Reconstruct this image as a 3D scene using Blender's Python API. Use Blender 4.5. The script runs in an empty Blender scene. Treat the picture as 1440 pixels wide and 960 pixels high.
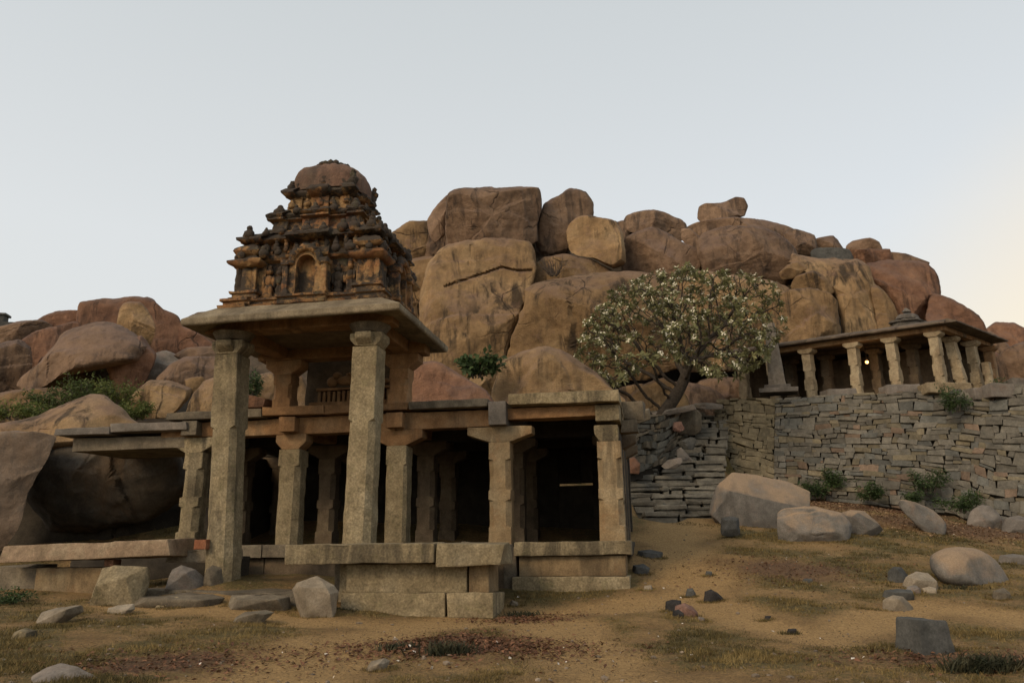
import bpy, bmesh, math, random
import numpy as np
from math import sin, cos, pi, radians, sqrt, atan2
from mathutils import Vector, Matrix, noise

C = bpy.context.scene
COL = C.collection
random.seed(7)

# ------------------------------------------------------------------ camera
F = 1100.0
TH, RO = radians(14.3), radians(0.7)
EYE = Vector((0, 0, 1.5))
FW = Vector((0, cos(TH), sin(TH)))
UP0 = Vector((0, -sin(TH), cos(TH)))
R0 = Vector((1, 0, 0))
RT = R0 * cos(RO) - UP0 * sin(RO)
UP = R0 * sin(RO) + UP0 * cos(RO)
cd = bpy.data.cameras.new('camera')
cam = bpy.data.objects.new('camera', cd)
COL.objects.link(cam)
cam.matrix_world = Matrix(((RT.x, UP.x, -FW.x, EYE.x), (RT.y, UP.y, -FW.y, EYE.y), (RT.z, UP.z, -FW.z, EYE.z), (0, 0, 0, 1)))
cd.sensor_width = 36
cd.lens = F / 1440 * 36
cd.clip_end = 3000
C.camera = cam

# ------------------------------------------------------------------ sky and sun
SUN_EL, SUN_AZ = radians(33), radians(222)      # azimuth clockwise from +Y: behind the camera, to its left
w = bpy.data.worlds.new('World')
C.world = w
w.use_nodes = True
nt = w.node_tree
nt.nodes.clear()
N = nt.nodes.new
out = N('ShaderNodeOutputWorld')
sky = N('ShaderNodeTexSky')
sky.sky_type = 'NISHITA'
sky.sun_disc = False
sky.sun_elevation = SUN_EL
sky.sun_rotation = SUN_AZ
sky.dust_density = 4.0
sky.air_density = 1.0
bg1 = N('ShaderNodeBackground')
nt.links.new(sky.outputs[0], bg1.inputs[0])
bg1.inputs[1].default_value = 0.05
# pale dusk veil: warm towards the lower right, grey blue overhead
tc = N('ShaderNodeTexCoord')
sep = N('ShaderNodeSeparateXYZ')
nt.links.new(tc.outputs['Generated'], sep.inputs[0])
rz = N('ShaderNodeValToRGB')
e = rz.color_ramp.elements
e[0].position = 0.0; e[0].color = (0.66, 0.62, 0.54, 1)
e[1].position = 1.0; e[1].color = (0.45, 0.455, 0.43, 1)
for p_, c_ in ((0.15, (0.66, 0.645, 0.59, 1)), (0.35, (0.66, 0.66, 0.625, 1)), (0.6, (0.57, 0.585, 0.56, 1))):
    x_ = e.new(p_); x_.color = c_
nt.links.new(sep.outputs[2], rz.inputs[0])
dt = N('ShaderNodeVectorMath'); dt.operation = 'DOT_PRODUCT'
nt.links.new(tc.outputs['Generated'], dt.inputs[0])
gd = Vector((0.74, 0.68, -0.02)).normalized()
dt.inputs[1].default_value = gd
rg = N('ShaderNodeValToRGB')
e = rg.color_ramp.elements
e[0].position = 0.86; e[0].color = (0, 0, 0, 1)
e[1].position = 1.0; e[1].color = (1, 1, 1, 1)
rg.color_ramp.interpolation = 'EASE'
nt.links.new(dt.outputs['Value'], rg.inputs[0])
mx = N('ShaderNodeMix'); mx.data_type = 'RGBA'
mx.inputs['B'].default_value = (0.92, 0.72, 0.42, 1)
nt.links.new(rg.outputs[0], mx.inputs['Factor'])
nt.links.new(rz.outputs[0], mx.inputs['A'])
bg2 = N('ShaderNodeBackground')
nt.links.new(mx.outputs['Result'], bg2.inputs[0])
bg2.inputs[1].default_value = 1.0
ad = N('ShaderNodeAddShader')
nt.links.new(bg1.outputs[0], ad.inputs[0]); nt.links.new(bg2.outputs[0], ad.inputs[1])
nt.links.new(ad.outputs[0], out.inputs[0])

sd = bpy.data.lights.new('sun', 'SUN')
sd.energy = 1.5
sd.angle = radians(18)
sd.color = (1.0, 0.74, 0.45)
so = bpy.data.objects.new('sun', sd)
COL.objects.link(so)
sv = Vector((sin(SUN_AZ) * cos(SUN_EL), cos(SUN_AZ) * cos(SUN_EL), sin(SUN_EL)))
so.rotation_euler = sv.to_track_quat('Z', 'Y').to_euler()
so.location = (-20, -20, 30)

C.view_settings.view_transform = 'Standard'
C.view_settings.look = 'None'
C.view_settings.exposure = 0.0
C.view_settings.gamma = 1.0
C.view_settings.use_curve_mapping = False
C.render.engine = 'CYCLES'
C.render.resolution_x, C.render.resolution_y = 1024, 682

# ------------------------------------------------------------------ helpers: pixels to points
def ray(x, y):
    return FW + RT * ((x - 720) / F) + UP * ((480 - y) / F)

def at(x, y, Y):
    d = ray(x, y)
    return EYE + d * (Y / d.y)

def proj(p):
    q = Vector(p) - EYE
    c = q.dot(FW)
    return 720 + F * q.dot(RT) / c, 480 - F * q.dot(UP) / c

def fbm(p, o=4):
    return noise.fractal(p, 1.0, 2.1, o)

def seedv(s):
    r = random.Random(s)
    return Vector((r.uniform(-50, 50), r.uniform(-50, 50), r.uniform(-50, 50)))

# ------------------------------------------------------------------ helpers: objects
WL = {}
def tag(o, label=None, cat=None, group=None, kind=None):
    if label: o['label'] = label
    if cat: o['category'] = cat
    if group: o['group'] = group
    if kind: o['kind'] = kind
    return o

def empty(name, loc, label, cat, group=None):
    o = bpy.data.objects.new(name, None)
    COL.objects.link(o)
    o.location = loc
    o.empty_display_size = 0.2
    WL[o.name] = Vector(loc)
    return tag(o, label, cat, group)

def link_mesh(name, me, mats, parent=None, smooth=38):
    n = len(me.vertices)
    co = np.empty(n * 3); me.vertices.foreach_get('co', co); co = co.reshape(-1, 3)
    lo, hi = co.min(0), co.max(0)
    c = np.array(((lo[0] + hi[0]) / 2, (lo[1] + hi[1]) / 2, lo[2]))
    me.vertices.foreach_set('co', (co - c).ravel())
    me.update()
    if not isinstance(mats, (list, tuple)): mats = [mats]
    for m in mats: me.materials.append(m)
    if smooth is not None:
        me.shade_smooth()
        if smooth < 180: me.set_sharp_from_angle(angle=radians(smooth))
    o = bpy.data.objects.new(name, me)
    COL.objects.link(o)
    c = Vector(c)
    if parent is not None:
        o.parent = parent
        o.location = c - WL[parent.name]
    else:
        o.location = c
    WL[o.name] = c
    return o

def from_bm(name, bm, mats, parent=None, smooth=38):
    me = bpy.data.meshes.new(name)
    bm.to_mesh(me); bm.free()
    return link_mesh(name, me, mats, parent, smooth)

def from_py(name, vs, fs, mats, parent=None, smooth=38):
    me = bpy.data.meshes.new(name)
    me.from_pydata([tuple(v) for v in vs], [], fs)
    return link_mesh(name, me, mats, parent, smooth)

def roughen(bm, L=0.14, amp=0.012, bevel=0.02, seed=0, freq=2.2, chips=0.0):
    """worn stone: bevelled edges, fine triangles, displaced by noise"""
    if bevel:
        bmesh.ops.bevel(bm, geom=list(bm.edges), offset=bevel, segments=2, profile=0.6, affect='EDGES', clamp_overlap=True)
    bmesh.ops.triangulate(bm, faces=list(bm.faces))
    for _ in range(9):
        le = [ed for ed in bm.edges if ed.calc_length() > L * 1.4]
        if not le: break
        bmesh.ops.subdivide_edges(bm, edges=le, cuts=1, use_grid_fill=False)
        bmesh.ops.triangulate(bm, faces=[f for f in bm.faces if len(f.verts) > 3])
    bm.normal_update()
    s = seedv(seed)
    for v in bm.verts:
        q = v.co * freq + s
        d = fbm(q, 4) * amp
        if chips:
            ch = noise.noise(v.co * 1.3 + s * 1.7)
            if ch > 0.25: d -= (ch - 0.25) * chips
        v.co += v.normal * d
    bm.normal_update()
    return bm

def add_hull_box(bm, M, u0, u1, v0, v1, z0, z1, jit=0.0, rnd=random):
    vs = []
    for z in (z0, z1):
        for (u, v) in ((u0, v0), (u1, v0), (u1, v1), (u0, v1)):
            p = M @ Vector((u, v, z))
            if jit: p += Vector((rnd.uniform(-jit, jit), rnd.uniform(-jit, jit), rnd.uniform(-jit, jit)))
            vs.append(bm.verts.new(p))
    for f in ((3, 2, 1, 0), (4, 5, 6, 7), (0, 1, 5, 4), (1, 2, 6, 5), (2, 3, 7, 6), (3, 0, 4, 7)):
        bm.faces.new([vs[i] for i in f])

SEED = [100]
def nseed():
    SEED[0] += 1
    return SEED[0]

def block(name, M, u0, u1, v0, v1, z0, z1, mat, parent, bevel=0.025, amp=0.014, L=0.15, jit=0.0, chips=0.03, freq=2.2):
    bm = bmesh.new()
    rr = random.Random(nseed())
    add_hull_box(bm, M, u0, u1, v0, v1, z0, z1, jit, rr)
    roughen(bm, L, amp, bevel, SEED[0], freq, chips)
    return from_bm(name, bm, mat, parent)

def prism(name, M, prof, axis, a0, a1, mat, parent, bevel=0.02, amp=0.012, L=0.14, chips=0.02):
    """prof: (h, z) outline; extruded along 'u' or 'v' from a0 to a1"""
    bm = bmesh.new()
    ends = []
    for a in (a0, a1):
        ends.append([bm.verts.new(M @ (Vector((a, h, z)) if axis == 'u' else Vector((h, a, z)))) for h, z in prof])
    n = len(prof)
    bm.faces.new(ends[0]); bm.faces.new(ends[1][::-1])
    for i in range(n):
        j = (i + 1) % n
        bm.faces.new((ends[0][j], ends[0][i], ends[1][i], ends[1][j]))
    bmesh.ops.recalc_face_normals(bm, faces=list(bm.faces))
    roughen(bm, L, amp, bevel, nseed(), 2.2, chips)
    return from_bm(name, bm, mat, parent)

def rings_mesh(bm, rings, cap0=True, cap1=True):
    R = [[bm.verts.new(p) for p in r] for r in rings]
    n = len(R[0])
    for a, b in zip(R[:-1], R[1:]):
        for i in range(n):
            j = (i + 1) % n
            bm.faces.new((a[i], a[j], b[j], b[i]))
    if cap0: bm.faces.new(R[0][::-1])
    if cap1: bm.faces.new(R[-1])
    return R

def frame(x, y, yaw):
    return Matrix.Translation((x, y, 0)) @ Matrix.Rotation(yaw, 4, 'Z')

# ------------------------------------------------------------------ materials
def mat_new(name, rough=0.9):
    m = bpy.data.materials.new(name)
    m.use_nodes = True
    t = m.node_tree
    b = t.nodes['Principled BSDF']
    b.inputs['Roughness'].default_value = rough
    b.inputs['Specular IOR Level'].default_value = 0.25
    return m, t, b

def nd(t, typ, **kw):
    n = t.nodes.new(typ)
    for k, v in kw.items(): setattr(n, k, v)
    return n

def ramp(t, src, stops, interp='LINEAR'):
    r = nd(t, 'ShaderNodeValToRGB')
    r.color_ramp.interpolation = interp
    e = r.color_ramp.elements
    while len(e) < len(stops): e.new(0.5)
    for el, (p, c) in zip(e, stops):
        el.position = p
        el.color = (c, c, c, 1) if isinstance(c, (int, float)) else (*c, 1)
    t.links.new(src, r.inputs[0])
    return r.outputs[0]

def tex(t, vec, scale, detail=6, rough=0.6, dist=0.0, dim='3D'):
    n = nd(t, 'ShaderNodeTexNoise')
    n.inputs['Scale'].default_value = scale
    n.inputs['Detail'].default_value = detail
    n.inputs['Roughness'].default_value = rough
    n.inputs['Distortion'].default_value = dist
    t.links.new(vec, n.inputs['Vector'])
    return n.outputs['Fac']

def mixc(t, fac, a, b, mode='MIX'):
    m = nd(t, 'ShaderNodeMix', data_type='RGBA', blend_type=mode)
    for s, v in (('Factor', fac), ('A', a), ('B', b)):
        if isinstance(v, (int, float)): m.inputs[s].default_value = v
        elif isinstance(v, tuple): m.inputs[s].default_value = (*v, 1)
        else: t.links.new(v, m.inputs[s])
    return m.outputs['Result']

def mathn(t, op, a, b=0.0, clamp=False):
    m = nd(t, 'ShaderNodeMath', operation=op, use_clamp=clamp)
    for i, v in enumerate((a, b)):
        if isinstance(v, (int, float)): m.inputs[i].default_value = v
        else: t.links.new(v, m.inputs[i])
    return m.outputs[0]

def mapping(t, vec, scale):
    m = nd(t, 'ShaderNodeMapping')
    m.inputs['Scale'].default_value = scale
    t.links.new(vec, m.inputs['Vector'])
    return m.outputs[0]

def bump(t, b, h, strength, dist):
    n = nd(t, 'ShaderNodeBump')
    n.inputs['Strength'].default_value = strength
    n.inputs['Distance'].default_value = dist
    t.links.new(h, n.inputs['Height'])
    t.links.new(n.outputs[0], b.inputs['Normal'])

ALB = 0.80
def stone(name, ca, cb, cc, scale=0.5, streak=0.5, streak_col=(0.05, 0.04, 0.03), lichen=0.0, lichen_col=(0.16, 0.17, 0.10),
          speck=0.35, bscale=9.0, bstr=0.5, bdist=0.04, patina_skylight=0.0, patina_skylight_col=(0.10, 0.075, 0.07), tint=None, rnd=0.25, crack=0.0, gscale=30.0):
    ca, cb, cc, streak_col, lichen_col, patina_skylight_col = [tuple(c * ALB for c in k) for k in (ca, cb, cc, streak_col, lichen_col, patina_skylight_col)]
    m, t, b = mat_new(name)
    geo = nd(t, 'ShaderNodeNewGeometry')
    P = geo.outputs['Position']
    oi = nd(t, 'ShaderNodeObjectInfo')
    off = nd(t, 'ShaderNodeVectorMath', operation='MULTIPLY_ADD')
    comb = nd(t, 'ShaderNodeCombineXYZ')
    for i in range(3): t.links.new(oi.outputs['Random'], comb.inputs[i])
    t.links.new(comb.outputs[0], off.inputs[0])
    off.inputs[1].default_value = (37, 53, 71)
    t.links.new(P, off.inputs[2])
    Q = off.outputs[0]
    n1 = tex(t, Q, scale, 8, 0.62, 0.4)
    col = ramp(t, n1, ((0.32, ca), (0.5, cb), (0.68, cc)))
    n2 = tex(t, Q, scale * 5, 8, 0.65, 0.2)
    col = mixc(t, 1.0, col, ramp(t, n2, ((0.3, 0.72), (0.7, 1.22))), 'MULTIPLY')
    if patina_skylight:  # up-facing tint: weathered skin, with bluish skylight put into the colour
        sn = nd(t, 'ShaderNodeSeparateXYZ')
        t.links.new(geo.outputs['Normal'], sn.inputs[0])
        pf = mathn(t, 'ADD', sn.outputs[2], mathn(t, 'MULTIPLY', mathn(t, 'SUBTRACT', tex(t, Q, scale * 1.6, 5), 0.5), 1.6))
        col = mixc(t, mathn(t, 'MULTIPLY', ramp(t, pf, ((0.25, 0.0), (0.8, 1.0))), patina_skylight), col, patina_skylight_col)
    if streak:
        ns = tex(t, mapping(t, Q, (1.0, 1.0, 0.13)), 1.5, 7, 0.66, 0.6)
        big = tex(t, Q, 0.28, 3)
        f = mathn(t, 'MULTIPLY', ramp(t, ns, ((0.48, 0.0), (0.60, 1.0))), ramp(t, big, ((0.42, 0.0), (0.55, 1.0))))
        col = mixc(t, mathn(t, 'MULTIPLY', f, streak), col, streak_col)
    if lichen:
        nl = tex(t, Q, scale * 3.2, 9, 0.7, 0.5)
        f = ramp(t, nl, ((0.55, 0.0), (0.66, 1.0)))
        col = mixc(t, mathn(t, 'MULTIPLY', f, lichen), col, lichen_col)
    ng = tex(t, Q, gscale, 4, 0.75)
    col = mixc(t, speck, col, ramp(t, ng, ((0.3, 0.35), (0.5, 1.0), (0.72, 1.75))), 'MULTIPLY')
    nh = tex(t, Q, 3.1, 6, 0.7)
    hgt = mathn(t, 'ADD', mathn(t, 'MULTIPLY', tex(t, Q, bscale, 8, 0.7), 0.7), mathn(t, 'MULTIPLY', nh, 0.6))
    hgt = mathn(t, 'ADD', hgt, mathn(t, 'MULTIPLY', ng, 0.18))
    if crack:
        vo = nd(t, 'ShaderNodeTexVoronoi', feature='DISTANCE_TO_EDGE')
        vo.inputs['Scale'].default_value = 0.17
        dv = nd(t, 'ShaderNodeVectorMath', operation='MULTIPLY_ADD')
        nz = nd(t, 'ShaderNodeTexNoise'); nz.inputs['Scale'].default_value = 0.9; nz.inputs['Detail'].default_value = 6
        t.links.new(Q, nz.inputs['Vector'])
        t.links.new(nz.outputs['Color'], dv.inputs[0]); dv.inputs[1].default_value = (0.7, 0.7, 0.7)
        t.links.new(Q, dv.inputs[2]); t.links.new(dv.outputs[0], vo.inputs['Vector'])
        cf = ramp(t, vo.outputs['Distance'], ((0.0, 1.0), (0.007, 0.0)))
        cf = mathn(t, 'MULTIPLY', cf, ramp(t, tex(t, Q, 0.35, 3), ((0.5, 0.0), (0.6, 1.0))))
        col = mixc(t, mathn(t, 'MULTIPLY', cf, crack), col, (0.035, 0.025, 0.02))
        hgt = mathn(t, 'SUBTRACT', hgt, mathn(t, 'MULTIPLY', cf, 0.8))
    if tint:
        at_ = nd(t, 'ShaderNodeAttribute', attribute_name=tint)
        col = mixc(t, 1.0, col, at_.outputs['Color'], 'MULTIPLY')
    if rnd:
        rv = ramp(t, oi.outputs['Random'], ((0.0, 1 - rnd), (1.0, 1 + rnd)))
        col = mixc(t, 1.0, col, rv, 'MULTIPLY')
    t.links.new(col, b.inputs['Base Color'])
    bump(t, b, hgt, bstr, bdist)
    return m

M_tan = stone('tan_granite', (0.19, 0.118, 0.058), (0.305, 0.196, 0.098), (0.39, 0.27, 0.145), 0.34, 0.9, (0.05, 0.036, 0.023), lichen=0.5, lichen_col=(0.19, 0.118, 0.085), patina_skylight=0.55, patina_skylight_col=(0.205, 0.135, 0.105), bscale=2.6, bdist=0.28, bstr=0.7, rnd=0.12, crack=0.7)
M_purple = stone('purple_brown_granite', (0.145, 0.092, 0.06), (0.23, 0.15, 0.097), (0.30, 0.20, 0.13), 0.34, 0.75, (0.05, 0.037, 0.03), lichen=0.35, lichen_col=(0.10, 0.078, 0.065), patina_skylight=0.5, patina_skylight_col=(0.165, 0.115, 0.10), bscale=2.6, bdist=0.28, bstr=0.7, rnd=0.12, crack=0.7)
M_rust = stone('rust_brown_granite', (0.15, 0.078, 0.05), (0.25, 0.132, 0.08), (0.32, 0.18, 0.108), 0.45, 0.7, (0.05, 0.03, 0.022), lichen=0.25, lichen_col=(0.10, 0.07, 0.06), patina_skylight=0.55, patina_skylight_col=(0.14, 0.093, 0.078), bscale=2.6, bdist=0.26, bstr=0.7, rnd=0.12, crack=0.7)
M_grey = stone('grey_granite', (0.125, 0.112, 0.095), (0.19, 0.168, 0.145), (0.25, 0.212, 0.18), 0.8, 0.4, (0.10, 0.09, 0.08), lichen=0.3, lichen_col=(0.27, 0.17, 0.13), bscale=7, bdist=0.06, bstr=0.6, rnd=0.12)
M_split = stone('split_granite', (0.12, 0.112, 0.10), (0.175, 0.162, 0.145), (0.23, 0.208, 0.185), 0.8, 0.4, (0.08, 0.072, 0.062), lichen=0.35, lichen_col=(0.22, 0.15, 0.115), patina_skylight=0.9, patina_skylight_col=(0.33, 0.235, 0.15), bscale=7, bdist=0.06, bstr=0.6, rnd=0.08)
M_caverock = stone('shaded_cave_rock', (0.06, 0.056, 0.05), (0.10, 0.084, 0.065), (0.15, 0.10, 0.06), 0.5, 0.6, (0.04, 0.035, 0.03), lichen=0.4, lichen_col=(0.12, 0.115, 0.105), bscale=4, bdist=0.12, rnd=0)  # same rock as the pale cave boulder; overhang shade put into this colour
M_cave = stone('cave_mouth_granite', (0.17, 0.115, 0.075), (0.24, 0.175, 0.125), (0.29, 0.235, 0.18), 0.35, 0.4, (0.10, 0.09, 0.08), lichen=0.4, lichen_col=(0.19, 0.18, 0.16), bscale=4, bdist=0.15, bstr=0.6, rnd=0)
M_pale = stone('pale_broken_granite', (0.20, 0.165, 0.12), (0.28, 0.232, 0.17), (0.34, 0.29, 0.22), 1.2, 0.0, lichen=0.25, lichen_col=(0.20, 0.17, 0.11), bscale=10, bdist=0.05, bstr=0.6, rnd=0.15)
M_dark = stone('dark_cut_granite', (0.055, 0.055, 0.052), (0.08, 0.08, 0.074), (0.11, 0.108, 0.10), 1.5, 0.0, lichen=0.2, lichen_col=(0.12, 0.12, 0.11), bscale=12, bdist=0.03, rnd=0.15)
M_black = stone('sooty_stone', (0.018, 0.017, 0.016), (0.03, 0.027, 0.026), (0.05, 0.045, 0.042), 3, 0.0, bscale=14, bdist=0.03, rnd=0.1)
M_red = stone('reddish_stone', (0.12, 0.065, 0.05), (0.19, 0.11, 0.085), (0.24, 0.15, 0.12), 3, 0.0, bscale=14, bdist=0.03, rnd=0.1)
M_hew = stone('hewn_granite', (0.20, 0.158, 0.092), (0.285, 0.228, 0.137), (0.35, 0.29, 0.185), 1.1, 0.8, (0.075, 0.062, 0.042), lichen=0.5, lichen_col=(0.17, 0.15, 0.075), speck=0.58, bscale=16, bdist=0.045, bstr=0.9, rnd=0.10, gscale=22)
M_hewdark = stone('weathered_eave_granite', (0.10, 0.085, 0.065), (0.17, 0.14, 0.10), (0.25, 0.21, 0.15), 1.3, 0.5, (0.05, 0.042, 0.032), lichen=0.35, lichen_col=(0.16, 0.155, 0.11), speck=0.45, bscale=14, bdist=0.035, bstr=0.7, rnd=0.1)
M_warm = stone('ochre_stained_granite', (0.20, 0.11, 0.052), (0.29, 0.165, 0.078), (0.33, 0.225, 0.125), 0.9, 0.6, (0.07, 0.045, 0.028), lichen=0.35, lichen_col=(0.17, 0.135, 0.085), speck=0.4, bscale=14, bdist=0.035, bstr=0.7, rnd=0.15)
M_eave = stone('eave_granite', (0.15, 0.118, 0.078), (0.23, 0.185, 0.122), (0.31, 0.255, 0.17), 1.3, 0.5, (0.06, 0.05, 0.036), lichen=0.35, lichen_col=(0.13, 0.115, 0.07), speck=0.45, bscale=14, bdist=0.035, bstr=0.7, rnd=0)
M_warm2 = stone('warm_pillar_granite', (0.19, 0.13, 0.07), (0.28, 0.20, 0.11), (0.33, 0.26, 0.16), 0.8, 0.6, (0.08, 0.06, 0.038), lichen=0.35, lichen_col=(0.26, 0.13, 0.055), speck=0.45, bscale=14, bdist=0.035, bstr=0.7, rnd=0.1)
M_shade = stone('shade_dark_granite', (0.03, 0.025, 0.02), (0.05, 0.042, 0.032), (0.07, 0.058, 0.044), 0.9, 0, bscale=12, bdist=0.03, rnd=0.1)  # near-black colour carries the shade of hall interior, cave back and bench rear
M_inner = stone('inner_granite', (0.10, 0.075, 0.05), (0.155, 0.115, 0.075), (0.20, 0.155, 0.10), 0.9, 0.4, (0.04, 0.03, 0.02), lichen=0.2, lichen_col=(0.10, 0.08, 0.05), bscale=14, bdist=0.03, rnd=0.12)  # darker than the outer granite: shade of interiors and gaps put into colour
M_wall = stone('dry_stone', (0.11, 0.104, 0.088), (0.16, 0.15, 0.127), (0.205, 0.19, 0.16), 1.6, 0.0, lichen=0.3, lichen_col=(0.17, 0.155, 0.09), speck=0.4, bscale=10, bdist=0.04, bstr=0.7, tint='tint', rnd=0.0)
M_shrine = stone('pale_pillar_granite', (0.23, 0.175, 0.105), (0.33, 0.26, 0.165), (0.40, 0.33, 0.22), 1.6, 0.5, (0.12, 0.09, 0.06), lichen=0.35, lichen_col=(0.26, 0.155, 0.10), bscale=12, bdist=0.035, rnd=0.12)
M_shrine2 = stone('grey_pillar_granite', (0.16, 0.135, 0.11), (0.24, 0.205, 0.165), (0.30, 0.26, 0.21), 1.4, 0.4, (0.10, 0.08, 0.06), bscale=12, bdist=0.035, rnd=0)
M_greytower = stone('grey_weathered_plaster', (0.075, 0.068, 0.06), (0.12, 0.105, 0.09), (0.20, 0.18, 0.15), 1.8, 0.3, (0.07, 0.065, 0.06), bscale=12, bdist=0.04, rnd=0.1)

def tower_mat(name, dark):
    m, t, b = mat_new(name)
    geo = nd(t, 'ShaderNodeNewGeometry')
    P = geo.outputs['Position']
    col = ramp(t, tex(t, P, 1.7, 8, 0.65, 0.4), ((0.3, (0.16, 0.065, 0.035)), (0.46, (0.28, 0.145, 0.062)), (0.6, (0.32, 0.20, 0.09)), (0.75, (0.20, 0.145, 0.085))))
    col = mixc(t, 1.0, col, ramp(t, tex(t, P, 11, 7, 0.7), ((0.3, 0.6), (0.7, 1.2))), 'MULTIPLY')
    sn = nd(t, 'ShaderNodeSeparateXYZ'); t.links.new(geo.outputs['Normal'], sn.inputs[0])
    f = mathn(t, 'ADD', tex(t, P, 1.5, 9, 0.72, 0.6), mathn(t, 'MULTIPLY', sn.outputs[2], 0.16))
    f = mathn(t, 'ADD', f, mathn(t, 'MULTIPLY', mathn(t, 'SUBTRACT', tex(t, P, 7.0, 6, 0.7), 0.5), 0.35))
    col = mixc(t, ramp(t, f, ((0.52 - dark, 0.0), (0.62 - dark, 0.93))), col, (0.035, 0.031, 0.027))
    f2 = ramp(t, tex(t, P, 2.6, 6, 0.7), ((0.58, 0.0), (0.7, 0.6)))
    col = mixc(t, f2, col, (0.13, 0.125, 0.075))
    t.links.new(col, b.inputs['Base Color'])
    h = mathn(t, 'ADD', tex(t, P, 13, 8, 0.72), mathn(t, 'MULTIPLY', tex(t, P, 45, 4, 0.7), 0.3))
    bump(t, b, h, 0.9, 0.05)
    return m
M_tower = tower_mat('ochre_plaster', 0.085)
M_towerdark = tower_mat('blackened_plaster', 0.23)
M_towerlight = tower_mat('clean_ochre_plaster', 0.03)
M_dome = stone('dome_plaster', (0.10, 0.062, 0.045), (0.17, 0.10, 0.07), (0.22, 0.145, 0.10), 1.5, 0.9, (0.05, 0.04, 0.032), lichen=0.6, lichen_col=(0.07, 0.058, 0.048), bscale=12, bdist=0.05, rnd=0)

def plain(name, ca, cb, scale=6.0, rough=0.8, trans=0.0, rnd=0.3):
    m, t, b = mat_new(name, rough)
    geo = nd(t, 'ShaderNodeNewGeometry')
    n = tex(t, geo.outputs['Position'], scale, 4)
    col = ramp(t, n, ((0.35, ca), (0.65, cb)))
    rv = ramp(t, geo.outputs['Random Per Island'], ((0.0, 1 - rnd), (1.0, 1 + rnd)))
    col = mixc(t, 1.0, col, rv, 'MULTIPLY')
    t.links.new(col, b.inputs['Base Color'])
    if trans:
        tr = nd(t, 'ShaderNodeBsdfTranslucent'); t.links.new(col, tr.inputs[0])
        ms = nd(t, 'ShaderNodeMixShader'); ms.inputs[0].default_value = trans
        o = t.nodes['Material Output']
        t.links.new(b.outputs[0], ms.inputs[1]); t.links.new(tr.outputs[0], ms.inputs[2]); t.links.new(ms.outputs[0], o.inputs[0])
    return m
M_bark = plain('bark', (0.028, 0.022, 0.017), (0.06, 0.048, 0.037), 9, 0.95, rnd=0.0)
M_leaf = plain('frangipani_leaf', (0.10, 0.105, 0.042), (0.19, 0.185, 0.085), 2.5, 0.6, 0.2)
M_flower = plain('cream_blossom', (0.66, 0.62, 0.48), (0.82, 0.78, 0.64), 5, 0.7, 0.15, 0.12)
M_bush = plain('bush_leaf', (0.025, 0.045, 0.015), (0.055, 0.085, 0.028), 2.5, 0.65, 0.2)
M_bushlight = plain('light_bush_leaf', (0.06, 0.085, 0.02), (0.12, 0.135, 0.035), 1.2, 0.65, 0.25)
M_bushmid = plain('mid_bush_leaf', (0.04, 0.062, 0.018), (0.085, 0.108, 0.03), 1.6, 0.65, 0.2)
M_tuft = plain('dark_tuft', (0.022, 0.027, 0.014), (0.06, 0.055, 0.03), 5, 0.8, 0.1)
M_dry = plain('dry_grass', (0.125, 0.088, 0.032), (0.245, 0.178, 0.07), 1.2, 0.85, 0.2, 0.4)
M_green = plain('olive_grass', (0.06, 0.05, 0.018), (0.125, 0.095, 0.036), 1.0, 0.8, 0.2, 0.35)
M_litter = plain('leaf_litter', (0.07, 0.032, 0.018), (0.17, 0.085, 0.045), 3.0, 0.8, 0.05, 0.5)
M_petal = plain('fallen_petal', (0.45, 0.40, 0.33), (0.62, 0.57, 0.5), 3.0, 0.8, 0.0, 0.15)
M_twig = plain('dry_twig', (0.07, 0.055, 0.045), (0.13, 0.105, 0.085), 6, 0.9, 0, 0.2)
M_stair = stone('stair_granite', (0.105, 0.10, 0.085), (0.16, 0.15, 0.125), (0.21, 0.195, 0.16), 1.4, 0.3, lichen=0.4, lichen_col=(0.08, 0.075, 0.06), bscale=9, bdist=0.04, bstr=.7, rnd=.2)
M_void = plain('dark_core', (0.03, 0.027, 0.022), (0.045, 0.04, 0.033), 3, 1.0, 0, 0)

# ------------------------------------------------------------------ terrain
CP = []
def cp(x, y, Y): CP.append(tuple(at(x, y, Y)))
for x in (-200, 200, 720, 1200, 1640): cp(x, 960, 9.6)
for x, y, Y in ((560, 861, 16.6), (700, 858, 17.0), (430, 850, 17), (885, 824, 18.9), (800, 824, 19.2), (318, 812, 17.9), (200, 862, 15.6), (40, 838, 17.6), (-80, 840, 17.6), (130, 838, 17.8), (210, 836, 17.6), (-100, 860, 15.5),
                (0, 905, 12.2), (100, 900, 12.5), (350, 900, 12.6), (620, 905, 12.3), (900, 905, 12.4), (1200, 905, 12.4), (1440, 905, 12.4), (1650, 905, 12.4),
                (960, 870, 14.8), (1100, 860, 15.2), (1300, 865, 14.8), (1440, 860, 15),
                (960, 800, 20), (940, 760, 24), (970, 727, 28), (1000, 727, 27.6), (1100, 760, 23.6), (1200, 755, 24), (1270, 780, 21.5), (1360, 800, 20), (1440, 800, 20.2), (1560, 800, 20.5),
                (1440, 746, 28.6), (1250, 725, 28), (1320, 748, 26), (1400, 770, 24), (1560, 745, 29),
                (900, 735, 26), (885, 700, 29), (890, 780, 21)):
    cp(x, y, Y)
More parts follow.
